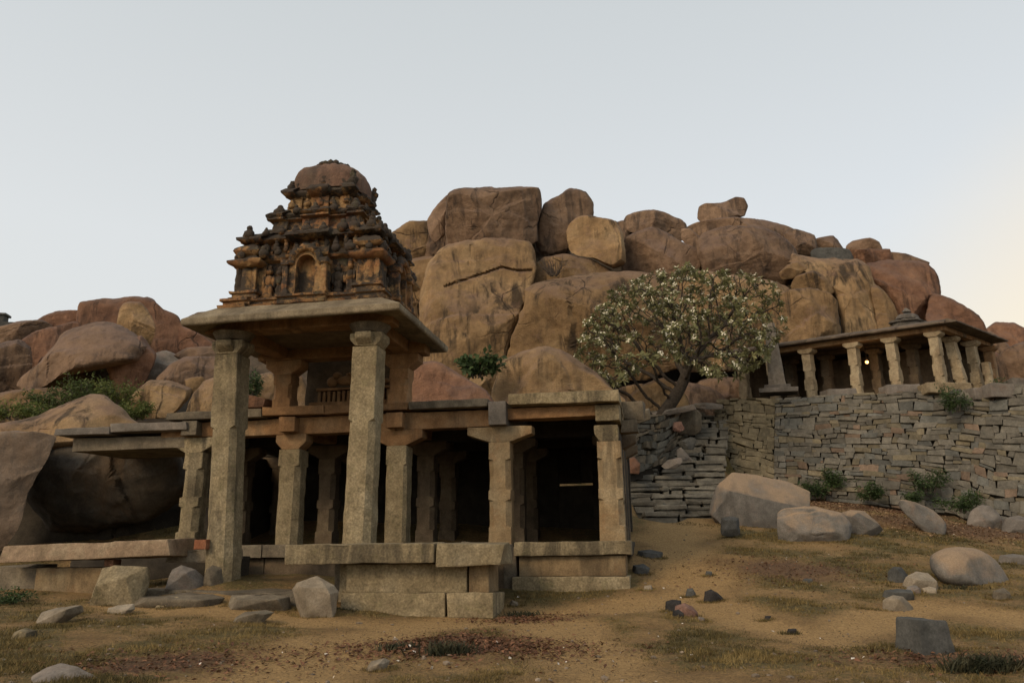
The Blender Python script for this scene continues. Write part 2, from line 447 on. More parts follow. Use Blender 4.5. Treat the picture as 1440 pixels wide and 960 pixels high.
CP += [(-40, 8, 0.3), (40, 8, 0), (-25, -10, 0), (0, -10, 0), (25, -10, 0), (0, 3, 0.0), (-6, 5, 0), (6, 5, 0),
       (-8, 24, 1.3), (-4, 24, 1.3), (0, 24, 1.3), (3, 24, 1.5), (-14, 20, .75), (-9, 20.5, .75), (-16, 26, 1.6), (-24, 24, 2.6),
       (-10, 32, 4.0), (0, 32, 4.5), (10, 40, 6.0), (18, 40, 6.4), (26, 36, 4.8), (30, 28, 2.0), (-30, 36, 5.0), (26, 24, 1.2), (-20, 16, 0.9),
       (0, 60, 7), (40, 60, 7), (-40, 60, 7), (0, -40, 0), (-45, -20, 0), (45, -20, 0)]
CPA = np.array(CP)
for q_ in ((1018, 674, 35.4), (1088, 700, 34.4), (1212, 710, 32.6), (1342, 724, 31.0), (1398, 748, 30.0), (1050, 690, 34.6), (1150, 705, 33.4)):
    cp(*q_); CP.append((CP[-1][0] + .6, CP[-1][1] + 3, CP[-1][2] - .2))
for i_ in range(0, 16):
    y_ = 728 - i_ * 9.5
    Y_ = 28.8 + i_ * .6
    for x_ in (905, 960, 1010): CP.append(tuple(at(x_, y_, Y_) + Vector((0, 0, -.55))))
CPA = np.array(CP)
def _rbf():
    n = len(CPA)
    d = np.linalg.norm(CPA[:, None, :2] - CPA[None, :, :2], axis=2)
    A = np.zeros((n + 3, n + 3))
    A[:n, :n] = d + np.eye(n) * -0.02
    A[:n, n] = 1; A[:n, n + 1:] = CPA[:, :2]
    A[n, :n] = 1; A[n + 1:, :n] = CPA[:, :2].T
    return np.linalg.solve(A, np.concatenate([CPA[:, 2], [0, 0, 0]]))
RBF = _rbf()
def ground_np(xy):
    res = np.empty(len(xy))
    for i in range(0, len(xy), 4000):
        q = xy[i:i + 4000]
        d = np.linalg.norm(q[:, None] - CPA[None, :, :2], axis=2)
        res[i:i + 4000] = d @ RBF[:-3] + RBF[-3] + q @ RBF[-2:]
    return res
def gz(x, y):
    return float(ground_np(np.array([[x, y]]))[0])
def on_ground(px, py):
    """where the view ray of a pixel meets the ground"""
    d = ray(px, py)
    Ys = np.arange(7.0, 45, 0.1)
    pts = np.array([[EYE.x + d.x / d.y * Y, Y] for Y in Ys])
    zr = EYE.z + d.z / d.y * Ys
    g = ground_np(pts)
    k = np.argmax(zr <= g)
    if not (zr <= g).any(): k = len(Ys) - 1
    return Vector((pts[k][0], pts[k][1], g[k]))

PATH = [on_ground(*p) for p in ((380, 958), (470, 905), (560, 880), (760, 862), (900, 850), (985, 830), (960, 790), (945, 760), (965, 732))]
PATH2 = [on_ground(*p) for p in ((985, 850), (1150, 895), (1300, 850), (1440, 870))]
PATH3 = [on_ground(*p) for p in ((760, 862), (820, 920), (860, 958))]
PATH4 = [on_ground(*p) for p in ((190, 845), (300, 850), (420, 868), (560, 880))]
def seg_dist(P, line):
    best = np.full(len(P), 1e9)
    for a, b in zip(line[:-1], line[1:]):
        a2, b2 = np.array(a[:2]), np.array(b[:2])
        ab = b2 - a2
        t = np.clip(((P - a2) @ ab) / (ab @ ab), 0, 1)
        best = np.minimum(best, np.linalg.norm(P - (a2 + t[:, None] * ab), axis=1))
    return best
LITTER = [(on_ground(620, 912), 1.5, 0.8), (on_ground(700, 905), 1.0, 0.7), (on_ground(735, 868), 0.8, 0.5), (on_ground(1215, 712), 3.2, 2.2), (on_ground(1290, 735), 3.0, 2.0), (on_ground(1370, 745), 3.0, 1.8), (on_ground(250, 930), 1.3, 0.8), (on_ground(1100, 800), 2.2, 1.4), (on_ground(910, 722), 1.2, 1.5), (on_ground(1380, 930), 1.5, 0.5)]
def ground_masks(xy, zz):
    """path bareness, litter and grass amounts for points on the ground"""
    n = len(xy)
    d = np.minimum(np.minimum(seg_dist(xy, PATH) / 1.1, seg_dist(xy, PATH2) / 0.8), np.minimum(seg_dist(xy, PATH3) / 0.9, seg_dist(xy, PATH4) / 0.9))
    n1 = np.array([noise.fractal((x * 0.55, y * 0.55, 3.1), 1, 2, 5) for x, y in xy])
    n2 = np.array([noise.fractal((x * 0.8 + 40, y * 0.8, 7.7), 1, 2, 5) for x, y in xy])
    path = np.clip(1.35 - d + 0.55 * n1, 0, 1)
    lit = np.zeros(n)
    for p, rx, ry in LITTER:
        q = np.sqrt(((xy[:, 0] - p.x) / rx) ** 2 + ((xy[:, 1] - p.y) / ry) ** 2)
        lit = np.maximum(lit, np.clip(1.5 - q * 1.1 + 0.6 * n2, 0, 1))
    lit = np.maximum(lit, np.clip(0.9 * n2 - 0.2, 0, 0.8)) * (1 - path)
    grass = np.clip(0.62 + 0.9 * n1 - 0.5 * lit, 0, 1) * (1 - path)
    return path, lit, grass

def axis_pts(lo, hi, flo, fhi, fine, coarse_growth=1.25):
    a = list(np.arange(flo, fhi + 1e-6, fine))
    s = fine; v = fhi
    while v < hi:
        s *= coarse_growth; v += s; a.append(min(v, hi))
    s = fine; v = flo
    while v > lo:
        s *= coarse_growth; v -= s; a.insert(0, max(v, lo))
    return np.array(a)
xs = axis_pts(-500, 500, -16, 24, 0.15)
ys = axis_pts(-120, 900, 6.5, 36, 0.15)
GX, GY = np.meshgrid(xs, ys)
XY = np.column_stack([GX.ravel(), GY.ravel()])
Z = ground_np(np.clip(XY, [-45, -40], [45, 60]))
near = (XY[:, 0] > -17) & (XY[:, 0] < 25) & (XY[:, 1] > 6) & (XY[:, 1] < 37)
path_m = np.zeros(len(XY)); lit_m = np.zeros(len(XY)); gr_m = np.full(len(XY), 0.5)
pm, lm, gm = ground_masks(XY[near], Z[near])
path_m[near], lit_m[near], gr_m[near] = pm, lm, gm
bumpz = np.array([noise.fractal((x * 0.5, y * 0.5, 0.3), 1, 2, 3) * 0.07 + noise.fractal((x * 2.4, y * 2.4, 5), 0.8, 2, 3) * 0.022 for x, y in XY[near]])
Z[near] += bumpz * (1 - 0.6 * pm) - 0.05 * pm
nx, ny = len(xs), len(ys)
idx = np.arange(nx * ny).reshape(ny, nx)
quads = np.stack([idx[:-1, :-1], idx[:-1, 1:], idx[1:, 1:], idx[1:, :-1]], -1).reshape(-1, 4)
gme = bpy.data.meshes.new('ground')
gme.from_pydata(np.column_stack([XY, Z]).tolist(), [], quads.tolist())
for nm, arr in (('path', path_m), ('litter', lit_m), ('grass', gr_m)):
    a = gme.attributes.new(nm, 'FLOAT', 'POINT')
    a.data.foreach_set('value', arr)

m, t, b = mat_new('dusty_earth', 0.95)
geo = nd(t, 'ShaderNodeNewGeometry'); P = geo.outputs['Position']
def attr(nm):
    n = nd(t, 'ShaderNodeAttribute', attribute_name=nm); return n.outputs['Fac']
n_a = tex(t, P, 0.9, 8, 0.65); n_b = tex(t, P, 6, 8, 0.7); n_c = tex(t, P, 30, 5, 0.75)
dirt = ramp(t, n_a, ((0.3, (0.165, 0.10, 0.042)), (0.55, (0.25, 0.158, 0.066)), (0.75, (0.31, 0.205, 0.093))))
grs = ramp(t, n_b, ((0.3, (0.05, 0.042, 0.018)), (0.55, (0.12, 0.092, 0.034)), (0.75, (0.21, 0.155, 0.06))))
lit = ramp(t, n_b, ((0.3, (0.05, 0.03, 0.02)), (0.6, (0.12, 0.065, 0.042)), (0.8, (0.17, 0.10, 0.065))))
n_e = tex(t, P, 17, 7, 0.8)
gf = mathn(t, 'ADD', attr('grass'), mathn(t, 'MULTIPLY', mathn(t, 'SUBTRACT', n_b, 0.5), 2.0))
gf = mathn(t, 'ADD', gf, mathn(t, 'MULTIPLY', mathn(t, 'SUBTRACT', n_e, 0.5), 1.8))
col = mixc(t, ramp(t, gf, ((0.35, 0.0), (0.75, 1.0))), dirt, grs)
lf = mathn(t, 'ADD', attr('litter'), mathn(t, 'MULTIPLY', mathn(t, 'SUBTRACT', n_e, 0.5), 2.6))
col = mixc(t, ramp(t, lf, ((0.35, 0.0), (0.95, 0.75))), col, lit)
col = mixc(t, mathn(t, 'MULTIPLY', ramp(t, mathn(t, 'ADD', attr('path'), mathn(t, 'MULTIPLY', mathn(t, 'SUBTRACT', n_b, 0.5), .9)), ((0.3, 0.0), (0.9, 1.0))), 0.7), col, (0.375, 0.242, 0.104))
n_d = tex(t, P, 14, 6, 0.75)
col = mixc(t, 0.8, col, ramp(t, n_d, ((0.3, 0.55), (0.5, 1.0), (0.7, 1.3))), 'MULTIPLY')
col = mixc(t, 0.9, col, ramp(t, n_c, ((0.28, 0.4), (0.5, 1.0), (0.72, 1.6))), 'MULTIPLY')
t.links.new(col, b.inputs['Base Color'])
bump(t, b, mathn(t, 'ADD', mathn(t, 'MULTIPLY', n_b, 1.0), mathn(t, 'MULTIPLY', n_c, 0.5)), 1.0, 0.08)
M_ground = m
g = bpy.data.objects.new('ground', gme); COL.objects.link(g)
gme.materials.append(M_ground); gme.shade_smooth()
tag(g, 'bare tan earth with worn paths between dry grass', 'ground', kind='structure')
WL['ground'] = Vector((0, 0, 0))

# rocky core of the hill behind the boulders
SKYL = [(-400, 500), (0, 470), (60, 462), (110, 445), (160, 435), (220, 445), (260, 475), (320, 470), (400, 460), (480, 440), (550, 372), (600, 330), (640, 300), (760, 310), (800, 325), (880, 330), (960, 335), (1110, 345), (1240, 372), (1300, 392), (1320, 430), (1380, 490), (1440, 500), (1500, 515), (1800, 560)]
def skyl(x): return float(np.interp(x, [s[0] for s in SKYL], [s[1] for s in SKYL]))
hv, hf = [], []
cols = list(range(-400, 1801, 22))
K = 14
for x in cols:
    s = skyl(x)
    for k in range(K + 1):
        f = k / K
        if k < K - 1:
            ff = f / ((K - 2) / K)
            y = 690 + (s + 15 - 690) * min(1, ff)
            p = at(x, y, 37 + 20 * min(1, ff))
            p += Vector((0, 1, 0)) * noise.fractal((x * 0.01, k * 0.5, 2), 1, 2, 3) * 1.2
        else:
            base = hv[-1] if k == K - 1 else hv[-1]
            p = Vector((base[0] * 1.25, base[1] + 30, base[2] - 12))
        hv.append(p)
n_ = K + 1
for i in range(len(cols) - 1):
    for k in range(K):
        hf.append((i * n_ + k, (i + 1) * n_ + k, (i + 1) * n_ + k + 1, i * n_ + k + 1))
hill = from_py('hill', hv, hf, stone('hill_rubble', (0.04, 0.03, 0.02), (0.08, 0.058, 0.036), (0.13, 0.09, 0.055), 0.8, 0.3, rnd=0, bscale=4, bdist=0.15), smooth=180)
tag(hill, 'dark rocky core of the hill between the boulders', 'hill', kind='structure')

# ------------------------------------------------------------------ boulders
def resample(pts, n, smooth=0.55):
    """closed outline resampled evenly, corners partly rounded (Catmull-Rom blended with straight edges)"""
    m_ = len(pts); dense = []
    for i in range(m_):
        p0, p1, p2, p3 = pts[i - 1], pts[i], pts[(i + 1) % m_], pts[(i + 2) % m_]
        for k in range(12):
            s = k / 12
            lin = p1 + (p2 - p1) * s
            cr = 0.5 * ((2 * p1) + (p2 - p0) * s + (2 * p0 - 5 * p1 + 4 * p2 - p3) * s * s + (3 * p1 - p0 - 3 * p2 + p3) * s ** 3)
            dense.append(lin * (1 - smooth) + cr * smooth)
    d = np.array(dense)
    nx_ = np.roll(d, -1, 0)
    L = np.concatenate([[0], np.cumsum(np.linalg.norm(nx_ - d, axis=1))])
    dd = np.vstack([d, d[:1]])
    q = np.linspace(0, L[-1], n, endpoint=False)
    return np.column_stack([np.interp(q, L, dd[:, i]) for i in range(2)])

def boulder(label, pts, Y, mat, T=None, n=3.0, lean=0.15, facets=7, amp=0.045, seed=None, group='boulders piled on the hill', N=110, K=26, cracks=(), name='boulder', cat='boulder', smooth=0.42, sharp=24, cen=None, back=1.0):
    sd_ = nseed() if seed is None else seed
    rr = random.Random(sd_)
    A = np.array([np.array(at(x, y, Y))[[0, 2]] for x, y in pts])
    area = 0; cx = cz = 0
    for (x0, z0), (x1, z1) in zip(A, np.roll(A, -1, 0)):
        c_ = x0 * z1 - x1 * z0; area += c_; cx += (x0 + x1) * c_; cz += (z0 + z1) * c_
    cx /= 3 * area; cz /= 3 * area; area = abs(area) / 2
    if cen: q = at(cen[0], cen[1], Y); cx, cz = q.x, q.z
    R = sqrt(area / pi)
    if T is None: T = R * 0.8
    O2 = resample(A, N, smooth)
    O2 = O2 + (O2 - np.array((cx, cz))) * 0.018
    # shrink by what the bulge of the rock hides
    view = np.array(Vector((cx, Y, cz)) - EYE); view /= np.linalg.norm(view)
    vs = []
    ring_idx = []
    def ring(s, d, sgn):
        base = len(vs)
        for (x, z) in O2:
            px_, pz_ = cx + (x - cx) * s, cz + (z - cz) * s
            p = np.array((px_, Y, pz_)) + view * (-T * d * sgn) * (1 if sgn > 0 else back)
            vs.append(p)
        return list(range(base, base + N))
    rows = []
    Kb = max(5, K // 2)
    for k in range(Kb - 1, 0, -1):
        a = k / Kb * pi / 2
        rows.append(ring(cos(a) ** (2 / n), sin(a) ** (2 / n), -1))
    for k in range(0, K):
        a = k / K * pi / 2
        rows.append(ring(cos(a) ** (2 / n), sin(a) ** (2 / n), 1))
    vs.append(np.array((cx, Y, cz)) - view * T); tipf = len(vs) - 1
    vs.append(np.array((cx, Y, cz)) + view * T * back); tipb = len(vs) - 1
    V_ = np.array(vs)
    c3 = np.array((cx, Y, cz))
    V_[:, 1] += lean * (V_[:, 2] - cz)
    # broad fracture planes on the front
    for f in range(facets):
        nrm = np.array((rr.uniform(-0.9, 0.9), -1, rr.uniform(-0.75, 0.9))); nrm /= np.linalg.norm(nrm)
        dd = (V_ - c3) @ nrm
        lim = dd.max() * rr.uniform(0.55, 0.90)
        over = np.clip(dd - lim, 0, None)
        front = np.clip(-(V_ - c3) @ view / T * 1.6, 0, 1)
        V_ -= nrm * (over * 0.93 * front)[:, None]
    # joints: crisp little steps where sheets have come away
    s0 = seedv(sd_ + 7)
    for f in range(3 if R > .8 else 0):
        th = rr.choice((0, pi / 2, rr.uniform(0, pi))) + rr.uniform(-.35, .35)
        nrm = np.array((cos(th), rr.uniform(-.3, .3), sin(th)))
        dd = (V_ - c3) @ nrm - R * rr.uniform(-.55, .55)
        wob = np.array([noise.noise(Vector(q) * (1.3 / R) + s0) for q in V_]) * R * .16
        st = np.clip((dd + wob) / (R * .03), 0, 1)
        front = np.clip(-(V_ - c3) @ view / T * 2.0 - .3, 0, 1)
        V_ += view * (st * front * R * rr.uniform(.03, .075))[:, None]
    s1 = seedv(sd_)
    out_ = []
    for v in V_:
        q = Vector(v)
        dirn = (q - Vector(c3)); dirn.normalize()
        a1 = noise.noise(q * (0.9 / R) + s1) * amp * 1.3 * R
        a2 = noise.fractal(q * (2.4 / R) + s1 * 2, 0.9, 2.1, 6) * amp * 0.6 * R + noise.fractal(q * 1.1 + s1, 0.8, 2.1, 4) * min(.10, amp * R)
        rg = 1 - abs(noise.noise(q * (1.6 / R) + s1 * 3))
        a3 = -max(0, rg - 0.86) * amp * 3.0 * R
        out_.append(q + dirn * (a1 + a2 + a3))
    if cracks:
        for i, q in enumerate(out_):
            if V_[i][1] > c3[1] + 0.5: continue
            x, y = proj(q)
            for line, wid, dep in cracks:
                dm = 1e9
                for (x0, y0), (x1, y1) in zip(line[:-1], line[1:]):
                    tt = max(0, min(1, ((x - x0) * (x1 - x0) + (y - y0) * (y1 - y0)) / ((x1 - x0) ** 2 + (y1 - y0) ** 2)))
                    dm = min(dm, sqrt((x - x0 - tt * (x1 - x0)) ** 2 + (y - y0 - tt * (y1 - y0)) ** 2))
                if dm < wid: out_[i] = q + Vector(view) * dep * (1 - (dm / wid) ** 2)
    fs = []
    for a_, b_ in zip(rows[:-1], rows[1:]):
        for i in range(N):
            j = (i + 1) % N
            fs.append((a_[i], a_[j], b_[j], b_[i]))
    for i in range(N):
        j = (i + 1) % N
        fs.append((rows[-1][i], rows[-1][j], tipf))
        fs.append((rows[0][j], rows[0][i], tipb))
    bm = bmesh.new()
    bv = [bm.verts.new(v) for v in out_]
    for f in fs: bm.faces.new([bv[i] for i in f])
    bmesh.ops.recalc_face_normals(bm, faces=list(bm.faces))
    o = from_bm(name, bm, mat, None, sharp)
    return tag(o, label, cat, group)

G1 = 'boulders heaped on the left hill'
G2 = 'boulders of the central rock hill'
G3 = 'boulders behind the hillside shrine'
B = boulder
# --- left hill, far to near
B('dark far rock peak showing between the left hill and the porch eave', [(248, 458), (276, 437), (320, 440), (345, 470), (300, 500), (256, 490)], 62, M_purple, group=G1)
B('domed boulder crowning the left hill, split by a pale slab', [(108, 455), (112, 424), (138, 421), (160, 419), (178, 415), (204, 416), (217, 422), (229, 433), (242, 439), (253, 453), (260, 470), (262, 500), (242, 520), (200, 520), (150, 500), (112, 480)], 46, M_rust, T=4.2, n=3.0, group=G1, N=110, K=26)
B('pale upright slab leaning in front of the crowning dome', [(167, 435), (176, 425), (193, 424), (207, 437), (217, 457), (217, 475), (209, 490), (191, 475), (167, 462)], 41.5, M_tan, T=1.0, n=3.2, group=G1, smooth=0.7)
B('low orange dome left of the crowning dome', [(50, 452), (64, 442), (82, 436), (109, 437), (122, 450), (118, 475), (60, 470)], 47, M_rust, T=2.6, group=G1)
B('flat brown rock on the far left skyline', [(-30, 466), (0, 458), (22, 452), (53, 449), (72, 458), (60, 480), (29, 492), (-30, 495)], 45, M_purple, T=2.4, group=G1)
B('dark brown rock wedged behind the big slanted boulder', [(25, 483), (50, 465), (75, 458), (107, 450), (118, 468), (85, 505), (55, 525), (36, 505)], 42, M_rust, T=2.2, group=G1)
B('purple rounded boulder at the left edge of the photo', [(-40, 492), (0, 481), (22, 476), (39, 489), (44, 516), (43, 544), (22, 556), (-40, 562)], 38, M_purple, T=2.4, n=2.8, group=G1)
B('small orange rock tucked under the big slanted boulder', [(54, 510), (58, 502), (72, 497), (84, 503), (78, 522), (58, 524)], 38.4, M_rust, T=0.8, group=G1)
B('big slanted purple boulder with a sharp overhanging lower edge', [(42, 545), (44, 533), (66, 512), (77, 486), (82, 470), (92, 459), (129, 448), (150, 452), (170, 461), (192, 474), (206, 488), (200, 510), (172, 518), (146, 522), (112, 530), (84, 538), (60, 548), (53, 552)], 37, M_purple, T=2.8, n=3.6, lean=0.5, facets=2, group=G1, N=110, K=26, smooth=0.35)
B('orange wedge of broken rock below the big slanted boulder', [(147, 500), (180, 478), (195, 471), (206, 484), (217, 497), (217, 507), (209, 533), (190, 555), (176, 564), (160, 540)], 36.2, M_rust, T=1.6, n=2.2, group=G1, smooth=0.3, facets=7)
B('rock coloured dark as shade in the hollow under the big slanted boulder', [(50, 560), (60, 525), (100, 505), (150, 500), (172, 520), (165, 570), (100, 580)], 39, M_inner, T=1.0, group=G1)  # dark colour stands for the overhang's shadow in the hollow
B('dark cleft rock under the right flank of the dome', [(210, 500), (232, 492), (250, 500), (240, 520), (222, 540), (205, 536)], 40, M_grey, T=1.2, group=G1)
B('orange slope rock under the porch eave on the left', [(252, 458), (287, 472), (305, 488), (300, 500), (262, 500), (250, 488)], 43, M_rust, T=1.5, group=G1)
B('small flat stone on the left slope under the eave tip', [(245, 500), (262, 489), (298, 486), (318, 496), (316, 508), (262, 508)], 38, M_purple, T=1.0, group=G1)
B('oval brown boulder left of the tall left column', [(220, 535), (238, 512), (262, 501), (318, 503), (325, 530), (280, 552), (240, 552)], 36, M_purple, T=1.7, group=G1)
B('small round stone squeezed beside the tall left column', [(260, 534), (270, 530), (284, 529), (290, 540), (284, 552), (265, 552)], 34, M_tan, T=0.7, group=G1)
B('wedge shaped boulder with a dark undercut below the dome', [(178, 562), (190, 546), (204, 533), (232, 533), (266, 545), (266, 560), (244, 588), (203, 590), (182, 580)], 33, M_tan, T=1.5, n=2.6, lean=0.5, facets=3, group=G1, smooth=0.35)
B('rough boulder seen behind the tall left column', [(262, 590), (272, 553), (287, 534), (311, 528), (340, 530), (348, 560), (340, 600), (290, 605)], 31, M_tan, T=1.3, group=G1)
B('smooth pale boulder seen between the tall left column and the rear porch pillar', [(345, 590), (350, 545), (362, 524), (385, 521), (420, 528), (440, 560), (430, 600), (360, 605)], 32, M_tan, T=1.5, group=G1)
B('low mossy rock on the grassy slope at far left', [(-30, 560), (10, 549), (50, 545), (86, 545), (98, 560), (70, 590), (-30, 595)], 33, M_tan, T=1.5, group=G1)
B('broad hump of tan rock carrying the low left roof slab', [(-60, 640), (-40, 605), (0, 594), (31, 588), (70, 570), (109, 549), (134, 551), (160, 570), (180, 588), (212, 606), (215, 626), (120, 634), (-20, 645)], 25.5, M_tan, T=1.8, n=2.6, lean=0.6, facets=2, group=G1, N=110, K=26)
B('pale brown boulder at the left edge beside the cave mouth', [(-90, 625), (-20, 612), (40, 609), (72, 612), (64, 636), (50, 662), (36, 700), (20, 750), (-10, 790), (-90, 790)], 22.5, M_cave, T=1.6, n=3.4, lean=.12, group=G1, N=110, K=26)
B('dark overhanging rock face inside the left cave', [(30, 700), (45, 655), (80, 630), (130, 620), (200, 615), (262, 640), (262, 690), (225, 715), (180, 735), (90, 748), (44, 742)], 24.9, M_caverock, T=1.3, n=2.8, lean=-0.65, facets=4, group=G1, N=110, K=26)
B('shadowed back wall of rock deep in the left cave', [(0, 790), (20, 700), (60, 650), (150, 628), (270, 625), (300, 700), (290, 790)], 26.4, M_shade, T=0.8, n=3.5, group=G1)
# --- central hill
B('squared tan block on the skyline just right of the tower', [(540, 345), (552, 326), (576, 310), (602, 309), (611, 330), (609, 350), (597, 366), (560, 372), (540, 368)], 53, M_tan, T=2.6, n=3.2, group=G2)
B('tan slab half hidden behind the right side of the tower', [(530, 390), (560, 367), (611, 358), (602, 395), (590, 432), (593, 470), (590, 520), (560, 530), (530, 480)], 50, M_tan, T=2.2, n=3.2, group=G2)
B('narrow upright sliver of rock beside the great top block', [(602, 308), (614, 289), (627, 273), (632, 274), (629, 300), (627, 330), (611, 343), (604, 328)], 49.5, M_purple, T=1.2, n=3, group=G2)
B('great flat topped block capping the central hill', [(630, 280), (634, 272), (648, 267), (690, 267), (730, 265), (756, 266), (760, 280), (759, 295), (753, 312), (754, 335), (744, 341), (714, 335), (688, 335), (656, 337), (628, 348), (627, 315)], 48, M_purple, T=3.0, n=4.5, lean=-0.12, facets=3, amp=0.03, group=G2, N=120, K=26, smooth=0.4)
B('huge rounded tan boulder with a long crack in the middle of the hill', [(606, 366), (616, 354), (632, 343), (656, 336), (688, 333), (714, 333), (740, 338), (749, 352), (752, 372), (745, 405), (735, 440), (720, 473), (714, 500), (700, 560), (610, 560), (598, 500), (593, 450), (596, 405), (601, 379)], 46, M_tan, T=3.6, n=3.8, lean=0.18, facets=3, amp=0.022, group=G2, N=230, K=60, smooth=0.6,
  cracks=[([(626, 403), (655, 393), (685, 383), (705, 376), (730, 381), (748, 380)], 1.7, 0.28), ([(662, 345), (660, 372)], 1.3, 0.12)])
B('dome backed boulder with a dark hollow right of the great top block', [(753, 330), (758, 306), (766, 291), (784, 280), (801, 270), (822, 275), (832, 288), (833, 304), (820, 330), (800, 350), (770, 358), (756, 350)], 50, M_purple, T=2.6, n=2.8, lean=-0.25, facets=4, group=G2, N=80)
B('blunt tan block tilted against the dome backed boulder', [(797, 325), (804, 312), (813, 304), (832, 302), (866, 311), (876, 334), (879, 370), (862, 379), (832, 362), (801, 352)], 47, M_tan, T=2.0, n=3.6, lean=0.1, facets=3, group=G2, smooth=0.4, N=80)
B('low tan ledge with a leafless bush on its left shoulder', [(745, 392), (752, 375), (766, 361), (794, 357), (830, 365), (862, 380), (870, 395), (811, 404), (752, 404)], 46.5, M_tan, T=1.7, group=G2, N=80)
B('broad sloping shoulder of rock behind the flowering tree', [(742, 404), (752, 394), (780, 388), (843, 383), (898, 376), (940, 384), (975, 420), (980, 500), (900, 545), (800, 540), (712, 520), (714, 498), (722, 473), (736, 437), (742, 415)], 43.5, M_tan, T=3.2, n=2.8, lean=0.35, facets=6, amp=0.05, group=G2, N=120, K=26)
B('tan boulder at the foot of the hill above the right roof slab', [(692, 580), (700, 530), (709, 504), (735, 491), (759, 484), (788, 488), (810, 503), (850, 535), (880, 580)], 31, M_tan, T=1.8, n=2.6, lean=0.35, facets=5, group=G2, N=90)
B('smooth pinkish boulder lying behind the mandapa roof', [(572, 575), (578, 520), (590, 507), (614, 506), (649, 527), (684, 550), (692, 575)], 27.5, M_rust, T=1.5, n=2.6, lean=0.4, facets=3, group=G2, smooth=0.35)
B('small tan rock below the green climber', [(655, 560), (662, 532), (682, 514), (706, 505), (716, 530), (706, 565)], 33, M_tan, T=1.2, group=G2)
B('tan rock behind the foot of the flowering tree', [(868, 600), (880, 560), (905, 540), (935, 530), (960, 545), (978, 590), (960, 610)], 38, M_tan, T=1.2, group=G2)
B('rounded rock between the tree trunk and the shrine', [(955, 610), (960, 560), (985, 535), (1020, 528), (1050, 535), (1050, 600)], 43, M_purple, T=1.4, group=G2)
B('tan rock wall behind the right half of the tree crown', [(930, 480), (945, 400), (985, 378), (1060, 385), (1110, 405), (1115, 470), (1090, 520), (960, 520)], 45, M_tan, T=2.2, n=3.2, group=G2, N=80)
B('dark oval boulder on the skyline left of the perched rock', [(878, 312), (882, 303), (896, 297), (920, 294), (942, 301), (962, 314), (967, 332), (958, 339), (930, 330), (900, 328), (882, 324)], 54, M_purple, T=2.4, n=2.8, group=G2)
B('small rock showing between two skyline boulders', [(856, 320), (866, 312), (880, 309), (896, 325), (888, 345), (862, 345)], 54, M_purple, T=0.9, group=G2)
B('hump backed pinkish boulder above the tree crown', [(872, 370), (875, 345), (882, 332), (900, 323), (917, 318), (936, 325), (962, 341), (986, 356), (990, 372), (978, 392), (937, 400), (875, 392)], 49.5, M_purple, T=2.5, n=2.8, group=G2, N=80)
B('perched rock shaped like a shoe on the hill summit', [(981, 307), (983, 291), (992, 285), (1008, 285), (1020, 283), (1035, 276), (1046, 278), (1051, 289), (1046, 304), (1030, 309), (1008, 312), (986, 313)], 54.4, M_purple, T=1.4, n=3, group=G2, N=80, amp=0.025)
B('long dark slab beneath the perched rock', [(962, 322), (980, 310), (1007, 304), (1035, 300), (1075, 306), (1107, 318), (1118, 334), (1100, 345), (1060, 340), (1020, 340), (980, 336)], 54, M_purple, T=3.0, lean=0.8, n=2.8, group=G2, N=80)
B('small pinkish rock in the gap below the long summit slab', [(958, 322), (970, 320), (986, 335), (988, 358), (972, 350), (960, 338)], 51.5, M_purple, T=0.9, group=G2)
B('fluted block at the right end of the summit slab', [(1100, 335), (1110, 321), (1127, 323), (1145, 330), (1149, 352), (1138, 362), (1112, 356)], 52, M_purple, T=1.5, n=3.2, group=G2)
B('large bulging boulder with pale streaks right of the hump backed one', [(982, 350), (986, 331), (1005, 325), (1025, 321), (1060, 323), (1090, 331), (1112, 345), (1121, 364), (1118, 385), (1100, 408), (1070, 412), (1025, 402), (992, 386)], 48, M_purple, T=2.9, n=2.9, lean=-0.1, facets=5, amp=0.04, group=G2, N=110, K=26)
B('small angular rock jammed below the bulging boulder', [(1096, 384), (1108, 372), (1122, 367), (1137, 377), (1118, 391), (1100, 394)], 45.6, M_tan, T=0.8, n=3, group=G2, smooth=0.3)
B('rounded triangular tan rock beside the draped rock wall', [(1113, 402), (1121, 388), (1145, 379), (1162, 390), (1172, 411), (1160, 418), (1122, 416)], 45, M_tan, T=1.1, n=2.8, group=G2)
B('undercut tan boulder just left of the shrine roof', [(1085, 500), (1082, 450), (1096, 412), (1145, 409), (1163, 415), (1174, 428), (1184, 474), (1170, 500)], 43, M_tan, T=1.7, n=3, lean=-0.1, facets=5, amp=0.06, group=G3, N=110, K=26)
B('tall draped rock wall with vertical stains behind the shrine', [(1112, 362), (1124, 352), (1148, 356), (1188, 359), (1212, 358), (1226, 370), (1232, 400), (1244, 470), (1240, 500), (1180, 500), (1178, 450), (1172, 419), (1156, 395), (1130, 376)], 46.5, M_tan, T=2.6, n=3.2, lean=0.3, facets=4, amp=0.05, group=G3, N=110, K=26)
B('narrow tan buttress leaning on the draped rock wall', [(1226, 405), (1236, 400), (1246, 408), (1258, 428), (1263, 450), (1258, 480), (1236, 480)], 45, M_tan, T=1.2, n=2.8, group=G3)
B('large reddish brown boulder above the shrine roof tower', [(1218, 380), (1224, 369), (1253, 366), (1286, 366), (1306, 369), (1319, 389), (1322, 410), (1318, 440), (1312, 480), (1262, 480), (1252, 430), (1230, 405)], 48.5, M_rust, T=2.7, n=3, facets=4, group=G3, N=110, K=26)
B('smooth reddish boulder sloping down to the right of the shrine', [(1304, 440), (1316, 411), (1340, 418), (1367, 434), (1382, 454), (1386, 475), (1372, 500), (1310, 500)], 46, M_rust, T=2.2, n=2.8, group=G3, N=80)
